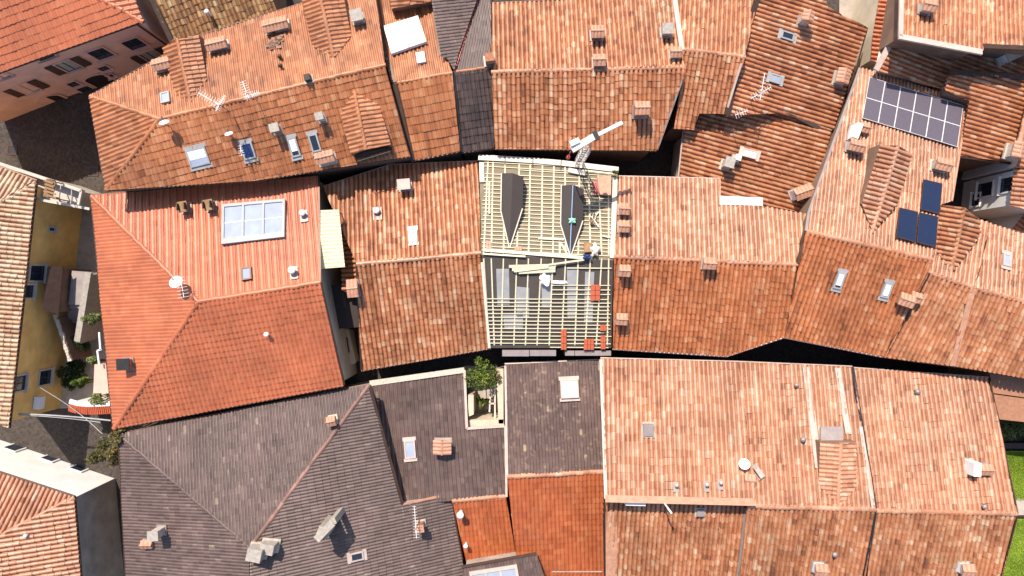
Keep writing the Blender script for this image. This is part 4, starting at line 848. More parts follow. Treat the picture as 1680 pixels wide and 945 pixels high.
b = MB(); b.bar(n.at(973, 298, .35), n.at(979, 316, .35), .13, .1); b.bar(n.at(977.5, 297, .35), n.at(983, 315, .35), .10, .1); b.bar(n.at(972, 316, .35), n.at(985, 316, .35), .07, .1); tag(b.build('red_trestle', M['red_paint']), 'red painted metal trestle beside the salmon board', 'trestle')
def blob(name, c, r, m, label, cat, seed=1, sub_=2, grp=None):
    import bmesh
    bm = bmesh.new(); bmesh.ops.create_icosphere(bm, subdivisions=3, radius=1); rr = random.Random(seed); ph = [rr.uniform(0, 6) for _ in range(6)]
    for v in bm.verts:
        f = 1 + .34 * math.sin(v.co.x * 4 + ph[0]) * math.sin(v.co.y * 5 + ph[1]) + .12 * math.sin(v.co.z * 7 + ph[2] + v.co.x * 3) + .07 * math.sin(11 * v.co.y + ph[3])
        v.co = Vector((v.co.x * r[0], v.co.y * r[1], v.co.z * r[2])) * f
    me = bpy.data.meshes.new(name); bm.to_mesh(me); bm.free(); me.materials.append(M[m]); o = bpy.data.objects.new(name, me); COL.objects.link(o); o.location = c
    return tag(o, label, cat, grp)
blob('plastic_bundle', s.at(894, 459, .25), (.30, .34, .12), 'white_plastic', 'crumpled white plastic sheet lying on the dark lower slope', 'plastic sheet', 2)
blob('plastic_scrap', s.at(918, 463, .12), (.45, .10, .07), 'white_plastic', 'thin trailing scrap of white plastic film beside the crumpled sheet', 'plastic film', 5)
blob('work_bag', n.at(976, 411, .35), (.26, .36, .25), 'wood_pale', 'pale open sack standing near the ridge of the stripped roof', 'sack', 3)
blob('blue_bag', n.at(963, 421, .3), (.24, .14, .18), 'blue_cloth', 'dark blue tool bag lying against the ridge', 'bag', 4)
blob('rope_coil', DPL[0].at(939, 362, .12), (.2, .15, .1), 'green_cloth', 'mint green rope coil on the ridge of the dark dormer', 'rope coil', 6)
t = thing('timber_offcuts', 'brown timber offcuts heaped on the battens beside the dark dormer', 'offcuts', n.at(976, 360, .15)); rb = random.Random(44)
for k in range(9):
    b = MB(); a = n.at(974 + rb.uniform(-4, 5), 360 + rb.uniform(-8, 8), .14 + .05 * (k // 3)); w_ = rb.uniform(0, 3.1); d_ = (n.u * math.cos(w_) + n.v * math.sin(w_)) * rb.uniform(.2, .45); b.bar(a - d_, a + d_, .08, .05, n.n); b.build('offcut', M[rb.choice(['wood_beam', 'wood_dark', 'wood_pale', 'wood_beam'])], t)
b = MB(); 
pts = [DPL[0].at(940 - k * .5, 304 + k * 11.5, .05 + .02 * (k % 2)) for k in range(11)]; b.tube(pts, .028, 6); tag(b.build('safety_rope', M['rope_blue']), 'pale blue safety rope running along the ridge of the dark dormer', 'rope')
b = MB(); lo, hi = onplane(n, [(957, 402), (970, 401), (969, 416), (958, 417)], .15, .35); b.hexa(lo, hi); tag(b.build('ochre_board', M['wood_beam']), 'ochre timber block lying beside the pale sack', 'timber')
rb = random.Random(21)
for k, (a, c) in enumerate((((955, 318), (953, 372)), ((1000, 310), (985, 312)), ((918, 398), (918, 418)), ((988, 388), (1000, 391)), ((920, 400), (931, 420)), ((803, 300), (803, 352)))):
    o = strut(n, a, c, .1, .06, .11, 'offcut_batten', parent=None); o.parent = None; o.data.transform(Matrix.Translation(h.root.location))
    tag(o, ['loose pale batten standing along the shaded edge of the dark dormer', 'short loose batten by the salmon board', 'stubby loose batten by the foot of the dark dormer', 'short loose batten near the pale verge boards', 'slanting loose batten at the tip of the roped dormer', 'long loose batten lying beside the mottled row house roof'][k], 'batten', 'loose battens on the stripped roof')

# tile hoist: lattice mast out of the alley with a telescopic boom
t = thing('roof_hoist', 'white hoist with boom, lattice mast and hanging hook rising from the dark alley', 'hoist', (*P(957, 262, 10)[:2], 0))
base = P(952, 262, 9.2); mx, my = base.x, base.y; zt = 12.9 - ZS; b = MB(); q = .21
for sx, sy in ((-q, -q), (q, -q), (q, q), (-q, q)): b.tube([(mx + sx, my + sy, 0), (mx + sx, my + sy, zt)], .035, 6)
for k in range(14):
    z0, z1 = zt * k / 14, zt * (k + 1) / 14
    for i in range(4):
        c = ((-q, -q), (q, -q), (q, q), (-q, q)); a0, a1 = c[i], c[(i + 1) % 4]
        if k % 2: a0, a1 = a1, a0
        b.bar((mx + a0[0], my + a0[1], z0), (mx + a1[0], my + a1[1], z1), .03, .03); b.bar((mx + a0[0], my + a0[1], z1), (mx + a1[0], my + a1[1], z1), .03, .03)
b.build('mast', M['lattice'], t)
e0, e1, em = P(938, 246, 13.3), P(1021, 201, 13.6), P(977, 223, 13.4)
b = MB(); b.bar(e0, em, .36, .38); b.build('boom', M['crane_white'], t)
b = MB(); b.bar(em, e1, .2, .22); b.build('boom_extension', M['crane_white'], t); b = MB(); b.bar(em - (e1 - em).normalized() * .1, em + (e1 - em).normalized() * .16, .5, .5); b.build('boom_collar', M['dark_metal'], t)
b = MB(); b.bar(P(935, 237, 13.5), P(950, 230, 13.5), .3, .3); b.build('motor_housing', M['crane_white'], t)
b = MB(); hk = P(936, 249, 13.0); b.tube([hk, (hk.x, hk.y, hk.z - 1.6)], .035, 6); b.tube([(hk.x, hk.y, hk.z - 1.5), (hk.x, hk.y, hk.z - 1.9), (hk.x + .05, hk.y, hk.z - 2.1)], [.1, .13, .05], 8)
b.tube([(hk.x, hk.y, hk.z - 2.1), (hk.x + .12, hk.y, hk.z - 2.25), (hk.x + .1, hk.y, hk.z - 2.4), (hk.x - .05, hk.y, hk.z - 2.4)], .03, 6); b.build('hook', M['red_paint'], t)

# ------------------------------------------------------------------ solar panels
def cells():
    m = bpy.data.materials.new("solar_cells"); m.use_nodes = True; n_ = m.node_tree; b = n_.nodes["Principled BSDF"]; b.inputs["Roughness"].default_value = .5; b.inputs["Specular IOR Level"].default_value = .25
    uv = n_.nodes.new("ShaderNodeUVMap"); br = n_.nodes.new("ShaderNodeTexBrick"); br.offset = 0; br.inputs["Scale"].default_value = 1; br.inputs["Brick Width"].default_value = 1 / 6; br.inputs["Row Height"].default_value = .1; br.inputs["Mortar Size"].default_value = .0035
    br.inputs["Color1"].default_value = (.10, .082, .105, 1); br.inputs["Color2"].default_value = (.108, .089, .113, 1); br.inputs["Mortar"].default_value = (.16, .14, .165, 1)
    n_.links.new(uv.outputs[0], br.inputs[0]); n_.links.new(br.outputs[0], b.inputs["Base Color"]); return m
M['cells'] = cells()
def panel(pl, q, label, grp, name, face, frame, cat, h0=.19, fr=.017):
    t = thing(name, label, cat, pl.at(*q[3], .1), grp); b = MB()
    for a in ((0, 1, 0, fr * .7), (0, 1, 1 - fr * .7, 1), (0, fr, fr * .7, 1 - fr * .7), (1 - fr, 1, fr * .7, 1 - fr * .7)): lo, hi = onplane(pl, sub(q, *a), h0, h0 + .05); b.hexa(lo, hi)
    b.build('frame', M[frame], t); lo, hi = onplane(pl, sub(q, fr, 1 - fr, fr * .7, 1 - fr * .7), h0 + .012, h0 + .038); b = MB(); b.hexa(lo, hi); o = b.build('cell_sheet', M[face], t)
    uvl = o.data.uv_layers.new(); cs = [(0, 0), (1, 0), (1, 1), (0, 1)]
    for p in o.data.polygons:
        for k, li in enumerate(p.loop_indices): uvl.data[li].uv = cs[k % 4]
    return t
Q = [(1423.5, 129.5), (1577, 176), (1567, 244), (1411.5, 196.5)]
nth = ['first', 'second', 'third', 'fourth', 'fifth', 'last']
for r in range(2):
    for c in range(6):
        panel(PN12, sub(Q, c / 6 + .0015, (c + 1) / 6 - .0015, r / 2 + .002, (r + 1) / 2 - .002), f"grey solar panel, {nth[c]} from the skewed house in the row {'farther from' if r == 0 else 'nearer to'} the dormer", 'solar panels in two rows of six', 'photovoltaic_module', 'cells', 'white_metal', 'solar panel')
for q, l in (([(1511, 297), (1542, 304), (1537, 354), (1506, 346)], 'dark blue thermal collector standing alone above the other two'), ([(1472, 343), (1502.5, 350.5), (1498, 400), (1466, 391)], 'dark blue thermal collector nearest the long tiled dormer'), ([(1504, 351), (1535, 358), (1531, 408), (1499.5, 400)], 'dark blue thermal collector between another collector and the broad dormer')):
    panel(PN12, q, l, 'dark blue thermal collectors', 'thermal_collector', 'solar_blue', 'brown_metal', 'solar panel', .22, .03)

# ------------------------------------------------------------------ aerials and dishes
def dish(pl, px, py, dia, ht, label, m='white_metal', az=None, elev=38, mast=True):
    dia *= .78
    c = pl.at(px, py, ht); a = (math.pi / 2 + .15) if az is None else math.radians(az); el = math.radians(elev); d = Vector((math.cos(a) * math.cos(el), math.sin(a) * math.cos(el), math.sin(el)))
    zb = pl.zat(c.x, c.y); t = thing('satellite_dish', label, 'satellite dish', (c.x, c.y, zb)); x = d.orthogonal().normalized(); y = d.cross(x); b = MB(); rings = 6; N = 20
    for k in range(rings):
        r0, r1 = dia / 2 * k / rings, dia / 2 * (k + 1) / rings
        for q in range(N):
            w0, w1 = 2 * math.pi * q / N, 2 * math.pi * (q + 1) / N; P_ = lambda r, w: c + (x * math.cos(w) + y * math.sin(w)) * r + d * (r * r / dia * .75)
            if k == 0: b.quad([P_(0, 0), P_(r1, w0), P_(r1, w1)])
            else: b.quad([P_(r0, w0), P_(r1, w0), P_(r1, w1), P_(r0, w1)])
    o = b.build('reflector', M[m], t); sm = o.modifiers.new('thick', 'SOLIDIFY'); sm.thickness = .025; sm.offset = -1
    b = MB(); f = c + d * dia * .6; lowr = c - Vector((0, 0, dia * .42)) ; b.tube([c + Vector((0, 0, -dia * .38)) + d * .12, f], .018, 6); b.tube([f - d * .06, f + d * .10], .05, 8); b.build('feed_arm', M['grey_metal'], t)
    b = MB(); bk = c - d * .06; b.tube([(bk.x, bk.y, zb - .05), (bk.x, bk.y, bk.z + .05)], .03, 8); b.build('mast', M['grey_metal'], t); return t
def aerial(pl, px, py, ht, label, ang=80, ln=1.2, n_=9, el=.5, m='white_metal', second=None):
    """television aerial: mast, boom, cross elements"""
    tp = pl.at(px, py, ht); zb = pl.zat(tp.x, tp.y); t = thing('tv_aerial', label, 'aerial', (tp.x, tp.y, zb)); b = MB(); b.tube([(tp.x, tp.y, zb - .05), tp], .028, 8); b.build('mast', M['grey_metal'], t)
    for z, A, L_, E in [(-.08, ang, ln, el)] + ([second] if second else []):
        a = math.radians(A); d = Vector((math.cos(a), math.sin(a), 0)); s_ = Vector((-d.y, d.x, 0)); c = tp + Vector((0, 0, z)); b = MB(); b.bar(c - d * ln * .3, c + d * L_ * .7, .028, .028)
        for k in range(n_): q = c + d * L_ * (-.28 + .96 * k / (n_ - 1)); w = E * (1 - .45 * k / n_) / 2; b.bar(q - s_ * w, q + s_ * w, .014, .014)
        b.build('boom', M[m], t)
    return t
dish(HS, 270, 203, .75, .9, 'cream dish on a short mast beside the hip of the dormer house'); dish(HS, 376, 221, .6, .6, 'small dish below the ridge of the dormer house')
aerial(HN, 348, 165, 2.6, 'tall white aerial with a big panel on the ridge of the dormer house', 150, 1.3, 9, .6, second=(-1.0, 60, .9, .4)); aerial(HN, 404, 152, 1.8, 'second white aerial farther along the ridge of the dormer house', 110, 1.0, 8, .6, second=(-.6, 20, .8, .5))
aerial(PN4, 299, 478, 1.3, 'white grid aerial beside the big dish on the red house', 100, 1.2, 7, .75); dish(PN4, 290, 464, 1.0, .9, 'largest white dish, on the ridge end of the big red house', az=100, elev=62)
aerial(HS, 395, 250, .0 + 1.0, 'thin aerial beside the blue roof window of the dormer house', 100, .6, 5, .4); aerial(PE9, 1250, 150, 2.2, 'slender aerial with long pale boom near the rooflight of the skew house', 80, 1.6, 9, .35, second=(-.7, 30, 1.3, .5))
aerial(PE9, 1213, 186, 1.2, 'short white aerial on the lower corner of the skew house', 20, .8, 6, .5); aerial(PE21, 682, 868, 1.9, 'tall white aerial beside the brick chimney on the slate hip house', 94, 2.0, 12, .4)
dish(PN_P := slope((1240, 829), (1436, 836), 10.5, .31, (1300, 700)), 1221, 762, .85, .75, 'round white dish at the joint of the two pink tile roofs', az=105, elev=60)

# ------------------------------------------------------------------ plants
def leaves(name, blobs, nper, size, m, parent, seed):
    rs = np.random.RandomState(seed); V_, F_, C_ = [], [], []; o0 = org(parent); i = 0
    for (x, y, z, rx, ry, rz) in blobs:
        tone = rs.rand() * .35
        for k in range(nper):
            d = rs.randn(3); d /= np.linalg.norm(d); rr = .55 + .45 * rs.rand() ** .5; p = np.array([x, y, z]) + d * rr * np.array([rx, ry, rz]) * (1 + .25 * math.sin(d[0] * 7 + d[1] * 5))
            a = rs.randn(3); a /= np.linalg.norm(a); c = np.cross(a, rs.randn(3)); c /= np.linalg.norm(c); s_ = size * (.6 + .8 * rs.rand())
            V_ += [p - a * s_, p + c * s_ * .45, p + a * s_, p - c * s_ * .45]; F_.append((i, i + 1, i + 2, i + 3)); i += 4; C_.append(min(1, tone + rs.rand() * .65))
    me = bpy.data.meshes.new(name); me.from_pydata([tuple(np.array(v) - np.array(o0)) for v in V_], [], F_); at = me.attributes.new("rnd", 'FLOAT', 'FACE'); at.data.foreach_set("value", C_)
    return link(name, me, parent, [M[m]])
def shrub(px, py, z, r, ht, label, m='leaf', n_=6, seed=1, size=.085, nper=260, grp=None, base=0., name='shrub', flat=.7):
    c = P(px, py, z + ZS); t = thing(name, label, 'shrub', (c.x, c.y, base), grp); rr = random.Random(seed); bl_ = []
    for k in range(n_): a = rr.uniform(0, 6.3); d = rr.uniform(.15, .9) * r; bl_.append((c.x + math.cos(a) * d, c.y + math.sin(a) * d, c.z + rr.uniform(-.5, .4) * ht * .5, r * rr.uniform(.22, .52), r * rr.uniform(.22, .52), ht * rr.uniform(.2, .42)))
    leaves('foliage', bl_, nper, size, m, t, seed)
    b = MB()
    for q in bl_[:5]: b.tube([(c.x, c.y, base), ((c.x * .4 + q[0] * .6), (c.y * .4 + q[1] * .6), base + (q[2] - base) * .6), q[:3]], [.05, .035, .015], 6)
    b.build('stem', M['bark'], t); return t
shrub(790, 612, 3.6, 1.0, 1.0, 'spreading yellow green shrub at the mouth of the small yard', 'leaf', 16, 3, .08, 120)
shrub(812, 622, 3.0, .5, 1.0, 'thin rusty creeper against the yard wall', 'leaf_rusty', 5, 5, .06, 120); shrub(793, 661, 1.6, .5, .9, 'pale potted shrub deep inside the small yard', 'leaf', 5, 7, .08, 220)
shrub(155, 522, 3.5, .55, 1.6, 'pale flowering shrub squeezed against the big red house', 'leaf_pale', 6, 9, .09, 220); shrub(133, 628, 2.6, .42, 1.5, 'slim upright bright shrub by the garden wall', 'leaf', 6, 11, .07, 260)
shrub(152, 597, 2.8, .5, 1.0, 'small leafy shrub in the courtyard shade', 'leaf_pale', 5, 13, .08, 180); shrub(160, 652, 2.7, .65, .6, 'low plants filling the top of the tiled garden wall', 'leaf_pale', 6, 15, .08, 200)
shrub(178, 745, 3.6, .85, 2.6, 'rusty climbing shrub on the corner of the slate hip house', 'leaf_rusty', 9, 17, .09, 300); shrub(196, 712, 5.0, .6, .9, 'olive creeper over the gutter of the slate hip house', 'leaf_rusty', 6, 18, .08, 180)
shrub(118, 612, .7, 1.0, 1.0, 'dark ivy mound filling the shaded courtyard', 'leaf_dark', 9, 19, .1, 300); shrub(128, 560, 1.3, .8, 1.4, 'dark bush in the middle of the shaded courtyard', 'leaf_dark', 7, 23, .1, 300)
shrub(1662, 705, .5, 1.0, .9, 'yellowish hedge shrub behind the lawn edge', 'leaf_pale', 9, 29, .1, 320); shrub(1700, 712, .5, 1.0, .9, 'pale hedge shrub farther along the lawn edge', 'leaf_pale', 9, 31, .1, 320)
shrub(1010, 281, 5.6, .22, .3, 'tiny green weed growing at the end of the eave boards', 'leaf', 3, 33, .05, 90, base=5.3)

# ------------------------------------------------------------------ yards, lanes and garden
G = lambda px, py, z=0: tuple(P(px, py, z + ZS)[:2])
def poly(name, px, z, m, kind='structure'): return slab(name, [G(x, y, z) for x, y in px], z, M[m], kind)
mm('grass', (.20, .29, .02), .9, var=.4, scale=1.6, bump=.8); mm('paving', (.46, .39, .32), .9, var=.3, scale=1.5, bump=.3); mm('earth', (.10, .075, .05), .95, var=.4, scale=1.2, bump=.5); mm('terrace_tile', (.36, .165, .095), .8, var=.25, scale=6, bump=.2)
poly('lawn', [(1640, 740), (1900, 740), (1900, 818), (1640, 818)], .3, 'grass'); poly('lawn', [(1600, 850), (1900, 850), (1900, 1100), (1560, 1100)], .3, 'grass'); poly('garden_path', [(1640, 818), (1900, 818), (1900, 845), (1600, 845)], .32, 'paving')
def turf(name, px0, py0, px1, py1, n_, seed):
    rs = np.random.RandomState(seed); (x0, y0), (x1, y1) = G(px0, py0), G(px1, py1); V_, F_, C_ = [], [], []
    for k in range(n_):
        x, y = x0 + (x1 - x0) * rs.rand(), y0 + (y1 - y0) * rs.rand(); a = rs.rand() * 6.28; l = .07 + .08 * rs.rand(); w = .018; dx, dy = math.cos(a), math.sin(a); i = len(V_)
        V_ += [(x - dy * w, y + dx * w, .3), (x + dy * w, y - dx * w, .3), (x + dx * l * .8, y + dy * l * .8, .3 + l)]; F_.append((i, i + 1, i + 2)); C_.append(min(1, .35 + .5 * rs.rand() + .2 * math.sin(x * 1.3) * math.sin(y * 1.7)))
    me = bpy.data.meshes.new(name); me.from_pydata(V_, [], F_); at = me.attributes.new("rnd", 'FLOAT', 'FACE'); at.data.foreach_set("value", C_); o = link(name, me, None, [M['turf']]); o['kind'] = 'stuff'
M['turf'] = leaf_mat("turf_green", (.09, .14, .012), (.22, .32, .02), (.38, .48, .05))
turf('grass', 1630, 740, 1720, 818, 9000, 3); turf('grass', 1600, 850, 1720, 985, 15000, 4)
poly('flower_bed', [(1620, 685), (1900, 685), (1900, 724), (1620, 724)], .25, 'earth')
def wall_thing(name, label, pts, w, z0, z1, m, cap=None, cat='wall', capm='stone'):
    t = thing(name, label, cat, (*P(*pts[0], z1 + ZS)[:2], 0)); b = MB()
    q = [P(*p, z1 + ZS) for p in pts]
    for a, c in zip(q, q[1:]): b.bar(Vector((a.x, a.y, (z0 + z1) / 2)), Vector((c.x, c.y, (z0 + z1) / 2)), w, z1 - z0)
    b.build('wall_body', M[m], t)
    if cap:
        b = MB()
        for a, c in zip(q, q[1:]): b.bar(Vector((a.x, a.y, z1 + .04)), Vector((c.x, c.y, z1 + .04)), w + .08, .08)
        b.build('coping', M[capm], t)
    return t
wall_thing('garden_wall', 'dark low wall between the hedge and the lawn', [(1640, 731), (1900, 731)], .3, 0, .7, 'brown_metal', True, capm='wood_dark')
wall_thing('path_wall', 'dark kerb wall along the garden path', [(1640, 848), (1900, 848)], .12, 0, .5, 'brown_metal')
t = thing('garden_terrace', 'flat terracotta paved terrace behind the last row house', 'terrace', (*G(1650, 650, 4), 0)); b = MB()
for q in ([(1624, 612), (1800, 640), (1800, 668), (1630, 645)], [(1630, 647), (1800, 670), (1800, 705), (1640, 688)]): tq = [P(x, y, 4.6 + ZS) for x, y in q]; b.hexa([Vector((p.x, p.y, 0)) for p in tq][::-1], tq[::-1])
b.build('paved_deck', M['terrace_tile'], t)
# left courtyard
t = thing('lean_to_shed', 'dark sheet roofed lean-to against the ochre house', 'shed', (*G(88, 480, 4), 0)); q = [(78, 437), (103, 438), (96, 516), (70, 508)]; b = MB(); tq = [P(x, y, 4.3 + ZS - (x - 70) * .02) for x, y in q][::-1]
b.hexa([p - Vector((0, 0, .1)) for p in tq], tq); b.build('roof_sheet', M['brown_metal'], t); b = MB(); tq = [P(x, y, 4.1 + ZS - (x - 70) * .02) for x, y in ((80, 440), (100, 441), (93, 512), (72, 505))][::-1]; b.hexa([Vector((p.x, p.y, 0)) for p in tq], tq); b.build('wall', M['plaster_brown'], t)
t = thing('garden_stair', 'grey concrete ramp and stair wall in the shaded courtyard', 'stair', (*G(125, 470, 3), 0)); b = MB(); tq = [P(x, y, 2.6 + ZS) for x, y in ((118, 444), (148, 447), (140, 500), (112, 500))][::-1]; b.hexa([Vector((p.x, p.y, 0)) for p in tq], tq); b.build('landing', M['lead'], t)
b = MB(); pa = P(146, 447, 2.9 + ZS), P(128, 560, 2.4 + ZS); b.bar(pa[0], pa[1], .4, .25); b.bar(pa[0] - Vector((0, 0, 1.3)), pa[1] - Vector((0, 0, 1.3)), .3, 2.4); b.build('parapet', M['concrete'], t)
for k in range(7): b = MB(); tq = [P(x, y, 2.4 - k * .3 + ZS) for x, y in ((114 - k, 500 + k * 6), (131 - k, 500 + k * 6), (130 - k, 506 + k * 6), (113 - k, 506 + k * 6))][::-1]; b.hexa([Vector((p.x, p.y, 0)) for p in tq], tq); b.build('step', M['lead'], t)
t = thing('stone_wall', 'low wall topped by a row of pale stones in the courtyard', 'wall', (*G(105, 550, 2), 0)); b = MB(); rr = random.Random(2)
wp = [P(92, 518, 2.6 + ZS), P(104, 552, 2.5 + ZS), P(116, 590, 2.4 + ZS)]
for a, c in zip(wp, wp[1:]): b.bar((a.x, a.y, a.z / 2), (c.x, c.y, c.z / 2), .22, a.z)
b.build('wall_body', M['plaster_brown'], t); b = MB()
for k in range(17): p = (wp[0].lerp(wp[1], k / 8) if k < 8 else wp[1].lerp(wp[2], (k - 8) / 8)); b.box(p + Vector((rr.uniform(-.03, .03), 0, .08)), (.1 + rr.uniform(-.02, .03), .02, 0), (-.02, .09, 0), (0, 0, .08))
b.build('stone_row', M['stone'], t)
t = thing('tiled_wall', 'curved garden wall with a bright terracotta tile coping', 'wall', (*G(145, 665, 3), 0)); wp = [P(x, y, 2.7 + ZS) for x, y in ((115, 664), (128, 668), (145, 669.5), (162, 669), (182, 668))]; b = MB()
for a, c in zip(wp, wp[1:]): b.bar((a.x, a.y, a.z / 2), (c.x, c.y, c.z / 2), .35, a.z)
b.build('wall_body', M['plaster_white'], t); b = MB()
for a, c in zip(wp, wp[1:]):
    for k in range(6):
        p = a.lerp(c, (k + .5) / 6); d = (c - a).normalized(); s_ = Vector((-d.y, d.x, 0)); b.tube([p + s_ * .08 + Vector((0, 0, .10)), p - s_ * .42 + Vector((0, 0, -.02))], [.055, .065], 6)
b.build('tile_coping', M['terracotta_new'], t); b = MB(); 
for a, c in zip(wp, wp[1:]): b.bar(a + Vector((0, .25, .05)), c + Vector((0, .25, .05)), .3, .08)
b.build('ledge', M['white_plastic'], t)
t = thing('annex', 'small salmon annex with a white edge below the big red house', 'annex', (*G(165, 610, 3), 0)); tq = [P(x, y, 3.4 + ZS) for x, y in ((155, 598), (190, 598), (190, 645), (153, 645))][::-1]; b = MB(); b.hexa([Vector((p.x, p.y, 0)) for p in tq], tq); b.build('wall', M['plaster_pink'], t)
b = MB(); b.bar(P(163, 545, 3.8 + ZS), P(165, 574, 3.8 + ZS), .1, .1); b.bar(P(160, 575, 3.8 + ZS), P(163, 598, 3.8 + ZS), .1, .1); b.bar(P(160, 575, 3.8 + ZS), P(167, 573, 3.8 + ZS), .1, .1); b.build('parapet_edge', M['white_metal'], t)
# roof terrace of the ochre house
t = thing('roof_terrace', 'cream tiled roof terrace with parapets beside the ochre house', 'terrace', (*G(95, 310, 5), 0)); zq = 4.6
b = MB(); tq = [P(x, y, zq + ZS) for x, y in ((58, 297), (64, 289), (133, 314), (128, 339), (57, 325))][::-1]; b.hexa([Vector((p.x, p.y, 0)) for p in tq], tq); b.build('floor_slab', M['stone'], t)
b = MB(); b.bar(P(-20, 262, zq + ZS + .7), P(134, 313, zq + ZS + .7), .2, .16); b.bar(P(134, 313, zq + ZS + .7), P(129, 336, zq + ZS + .7), .14, .16); b.bar(P(57, 326, zq + ZS + .3), P(148, 343, zq + ZS + .3), .16, .2); b.build('parapet', M['stone'], t)
b = MB(); b.bar(P(-20, 262, zq + ZS + .3), P(134, 313, zq + ZS + .3), .14, .7); b.build('parapet_wall', M['plaster_cream'], t)
b = MB()
for k in range(9): b.bar(P(77 + k * 1.7, 293 + k * .6, zq + 1.6 + ZS), P(72 + k * 1.7, 322 + k * .4, zq + 1.5 + ZS), .05, .05)
for k in range(5): b.bar(P(72 + (4 - k) * 1.3, 320 - k * 6, zq + 1.65 + ZS), P(87 + (4 - k) * 1.3, 325 - k * 6, zq + 1.65 + ZS), .10, .06)
for x, y in ((78, 294), (92, 299), (72, 320), (87, 325)): p = P(x, y, zq + 1.55 + ZS); b.tube([(p.x, p.y, zq), p], .04, 6)
b.build('pergola', M['wood_beam'], t); b = MB()
for x, y in ((100, 303), (118, 310), (116, 334), (97, 330)): p = P(x, y, zq + .8 + ZS); b.tube([(p.x, p.y, zq), p], .025, 6)
b.bar(P(100, 303, zq + .85 + ZS), P(118, 310, zq + .85 + ZS), .04, .04); b.bar(P(118, 310, zq + .85 + ZS), P(116, 334, zq + .85 + ZS), .04, .04); b.bar(P(97, 330, zq + .85 + ZS), P(100, 303, zq + .85 + ZS), .04, .04); b.build('railing', M['pale_flashing'], t)
# cables over the lane
for A, B, r, l in (((8, 678), (182, 690), .05, 'thick pale cable slung across the lane from the ochre house'), ((12, 680), (165, 693), .025, 'thin grey cable hanging under the thick one across the lane'), ((66, 636), (168, 712), .022, 'thin slanting wire crossing over the lane cables')):
    a, c = P(*A, 5.5 + ZS - 1), P(*B, 5.5 + ZS - 1); b = MB(); b.tube([a.lerp(c, k / 8) - Vector((0, 0, .35 * math.sin(math.pi * k / 8))) for k in range(9)], r, 6); tag(b.build('overhead_cable', M['sheet_grey']), l, 'cable')
for px, py, l in ((20, 246, 'small square drain in the dark square near the pink house'), (153, 281, 'square iron drain in the dark square beside the dormer house')):
    t = thing('street_drain', l, 'drain', (*G(px, py), 0)); x, y = G(px, py); b = MB()
    for s_ in (-1, 1): b.box((x + s_ * .3, y, .02), (.05, 0, 0), (0, .35, 0), (0, 0, .02)); b.box((x, y + s_ * .3, .02), (.25, 0, 0), (0, .05, 0), (0, 0, .02))
    b.build('frame', M['brown_metal'], t); b = MB(); b.box((x, y, .012), (.25, 0, 0), (0, .25, 0), (0, 0, .008)); b.build('grate', M['dark_metal'], t)

# ------------------------------------------------------------------ the gap between the red house and the mottled row house
t = thing('terrace_awning', 'long cream striped awning in the gap beside the big red house', 'awning', (*G(545, 395, 4), 0)); pl = slope((527, 346), (527, 440), 9.7, .2, (560, 390)); q = [(526, 345), (556, 344), (566, 438), (526, 441)]
b = MB(); lo, hi = onplane(pl, q, 0, .06); b.hexa(lo, hi)
for k in range(16): b.bar(pl.at(*bl(q, 0, (k + .5) / 16)) + pl.n * .075, pl.at(*bl(q, 1, (k + .5) / 16)) + pl.n * .075, .05, .03, pl.n)
b.build('sheet', M['awning_cream'], t); b = MB()
for x, y in ((528, 349), (554, 348), (563, 434), (529, 437)): p = pl.at(x, y); b.tube([(p.x, p.y, 0), p], .04, 6)
b.build('post', M['brown_metal'], t)
h = House('gap_annex', 'low dark annex with a small flat roof wedged in the narrow gap', 'annex', (562, 540), 'plaster_cream', 3)
q = slope((540, 470), (590, 466), 6.8, .1, (570, 520)); h.sheet(q, [(532, 470), (592, 462), (604, 535), (552, 540)], 'membrane_brown', .1); h.walls()
q2 = slope((560, 370), (585, 368), 8.4, .28, (575, 470)); 
h = House('low_tile_wing', 'low dark tiled wing below the edge of the mottled row house', 'house', (574, 430), 'plaster_brown', 2)
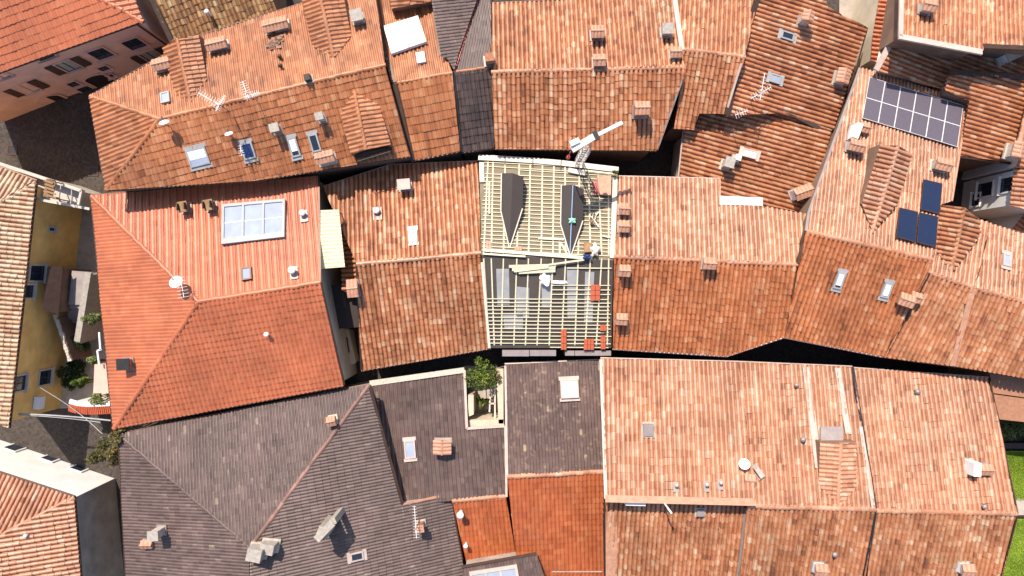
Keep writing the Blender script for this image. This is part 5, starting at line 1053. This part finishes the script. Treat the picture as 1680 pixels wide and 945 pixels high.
e = slope((586, 380), (588, 480), 8.2, .25, (555, 430)); h.roof(e, [(586, 382), (590, 480), (562, 478), (560, 385)], 'coppi', 'brown'); h.walls()
e = slope((588, 480), (600, 606), 7.3, .2, (570, 540)); 
h = House('gap_balcony_house', 'cream lower storey with a barred window seen down the narrow gap', 'house', (560, 580), 'plaster_cream', 2); q = slope((550, 545), (570, 543), 5.0, .05, (560, 590)); h.sheet(q, [(548, 540), (572, 540), (584, 596), (562, 602)], 'plaster_cream', .1); h.walls()
b = MB(); lo, hi = onplane(q, [(552, 555), (570, 553), (574, 578), (556, 581)], .01, .03); b.hexa(lo, hi); o = b.build('light_well', M['opening'], h.root); b = MB()
for k in range(6): b.bar(q.at(553 + k * .6, 557 + k * 4, .06), q.at(570 + k * .6, 555 + k * 4, .06), .05, .03)
b.build('grille', M['grey_metal'], o)
# little yard of the grey tile house: furniture and ledges
t = thing('yard_trellis', 'pale timber trellis frame standing in the small yard', 'trellis', (*G(808, 660, 2), 0)); b = MB()
for x0, y0, x1, y1 in ((805, 632, 803, 676), (812, 632, 812, 688), (803, 648, 812, 648), (803, 662, 812, 662)): b.bar(P(x0, y0, 2.5 + ZS), P(x1, y1, 2.5 + ZS), .09, .09)
for x, y in ((805, 634), (812, 634), (812, 686), (803, 674)): p = P(x, y, 2.5 + ZS); b.tube([(p.x, p.y, 0), p], .05, 6)
b.build('frame', M['wood_pale'], t)
t = thing('yard_wall', 'cream inner walls of the small planted yard', 'wall', (*G(820, 660, 2), 0)); b = MB()
for q in ([(814, 605), (826, 605), (826, 695), (818, 695)], [(768, 648), (777, 648), (777, 680), (768, 684)], [(768, 690), (826, 688), (827, 698), (768, 701)]): tq = [P(x, y, 3.0 + ZS) for x, y in q][::-1]; b.hexa([Vector((p.x, p.y, 0)) for p in tq], tq)
b.build('wall_body', M['plaster_cream'], t)
poly('courtyard', [(70, 345), (175, 345), (190, 670), (20, 670)], .012, 'paving'); poly('yard_floor', [(760, 600), (835, 600), (835, 700), (760, 700)], .03, 'paving')  # pale courtyard paving added to bounce light onto the ochre wall
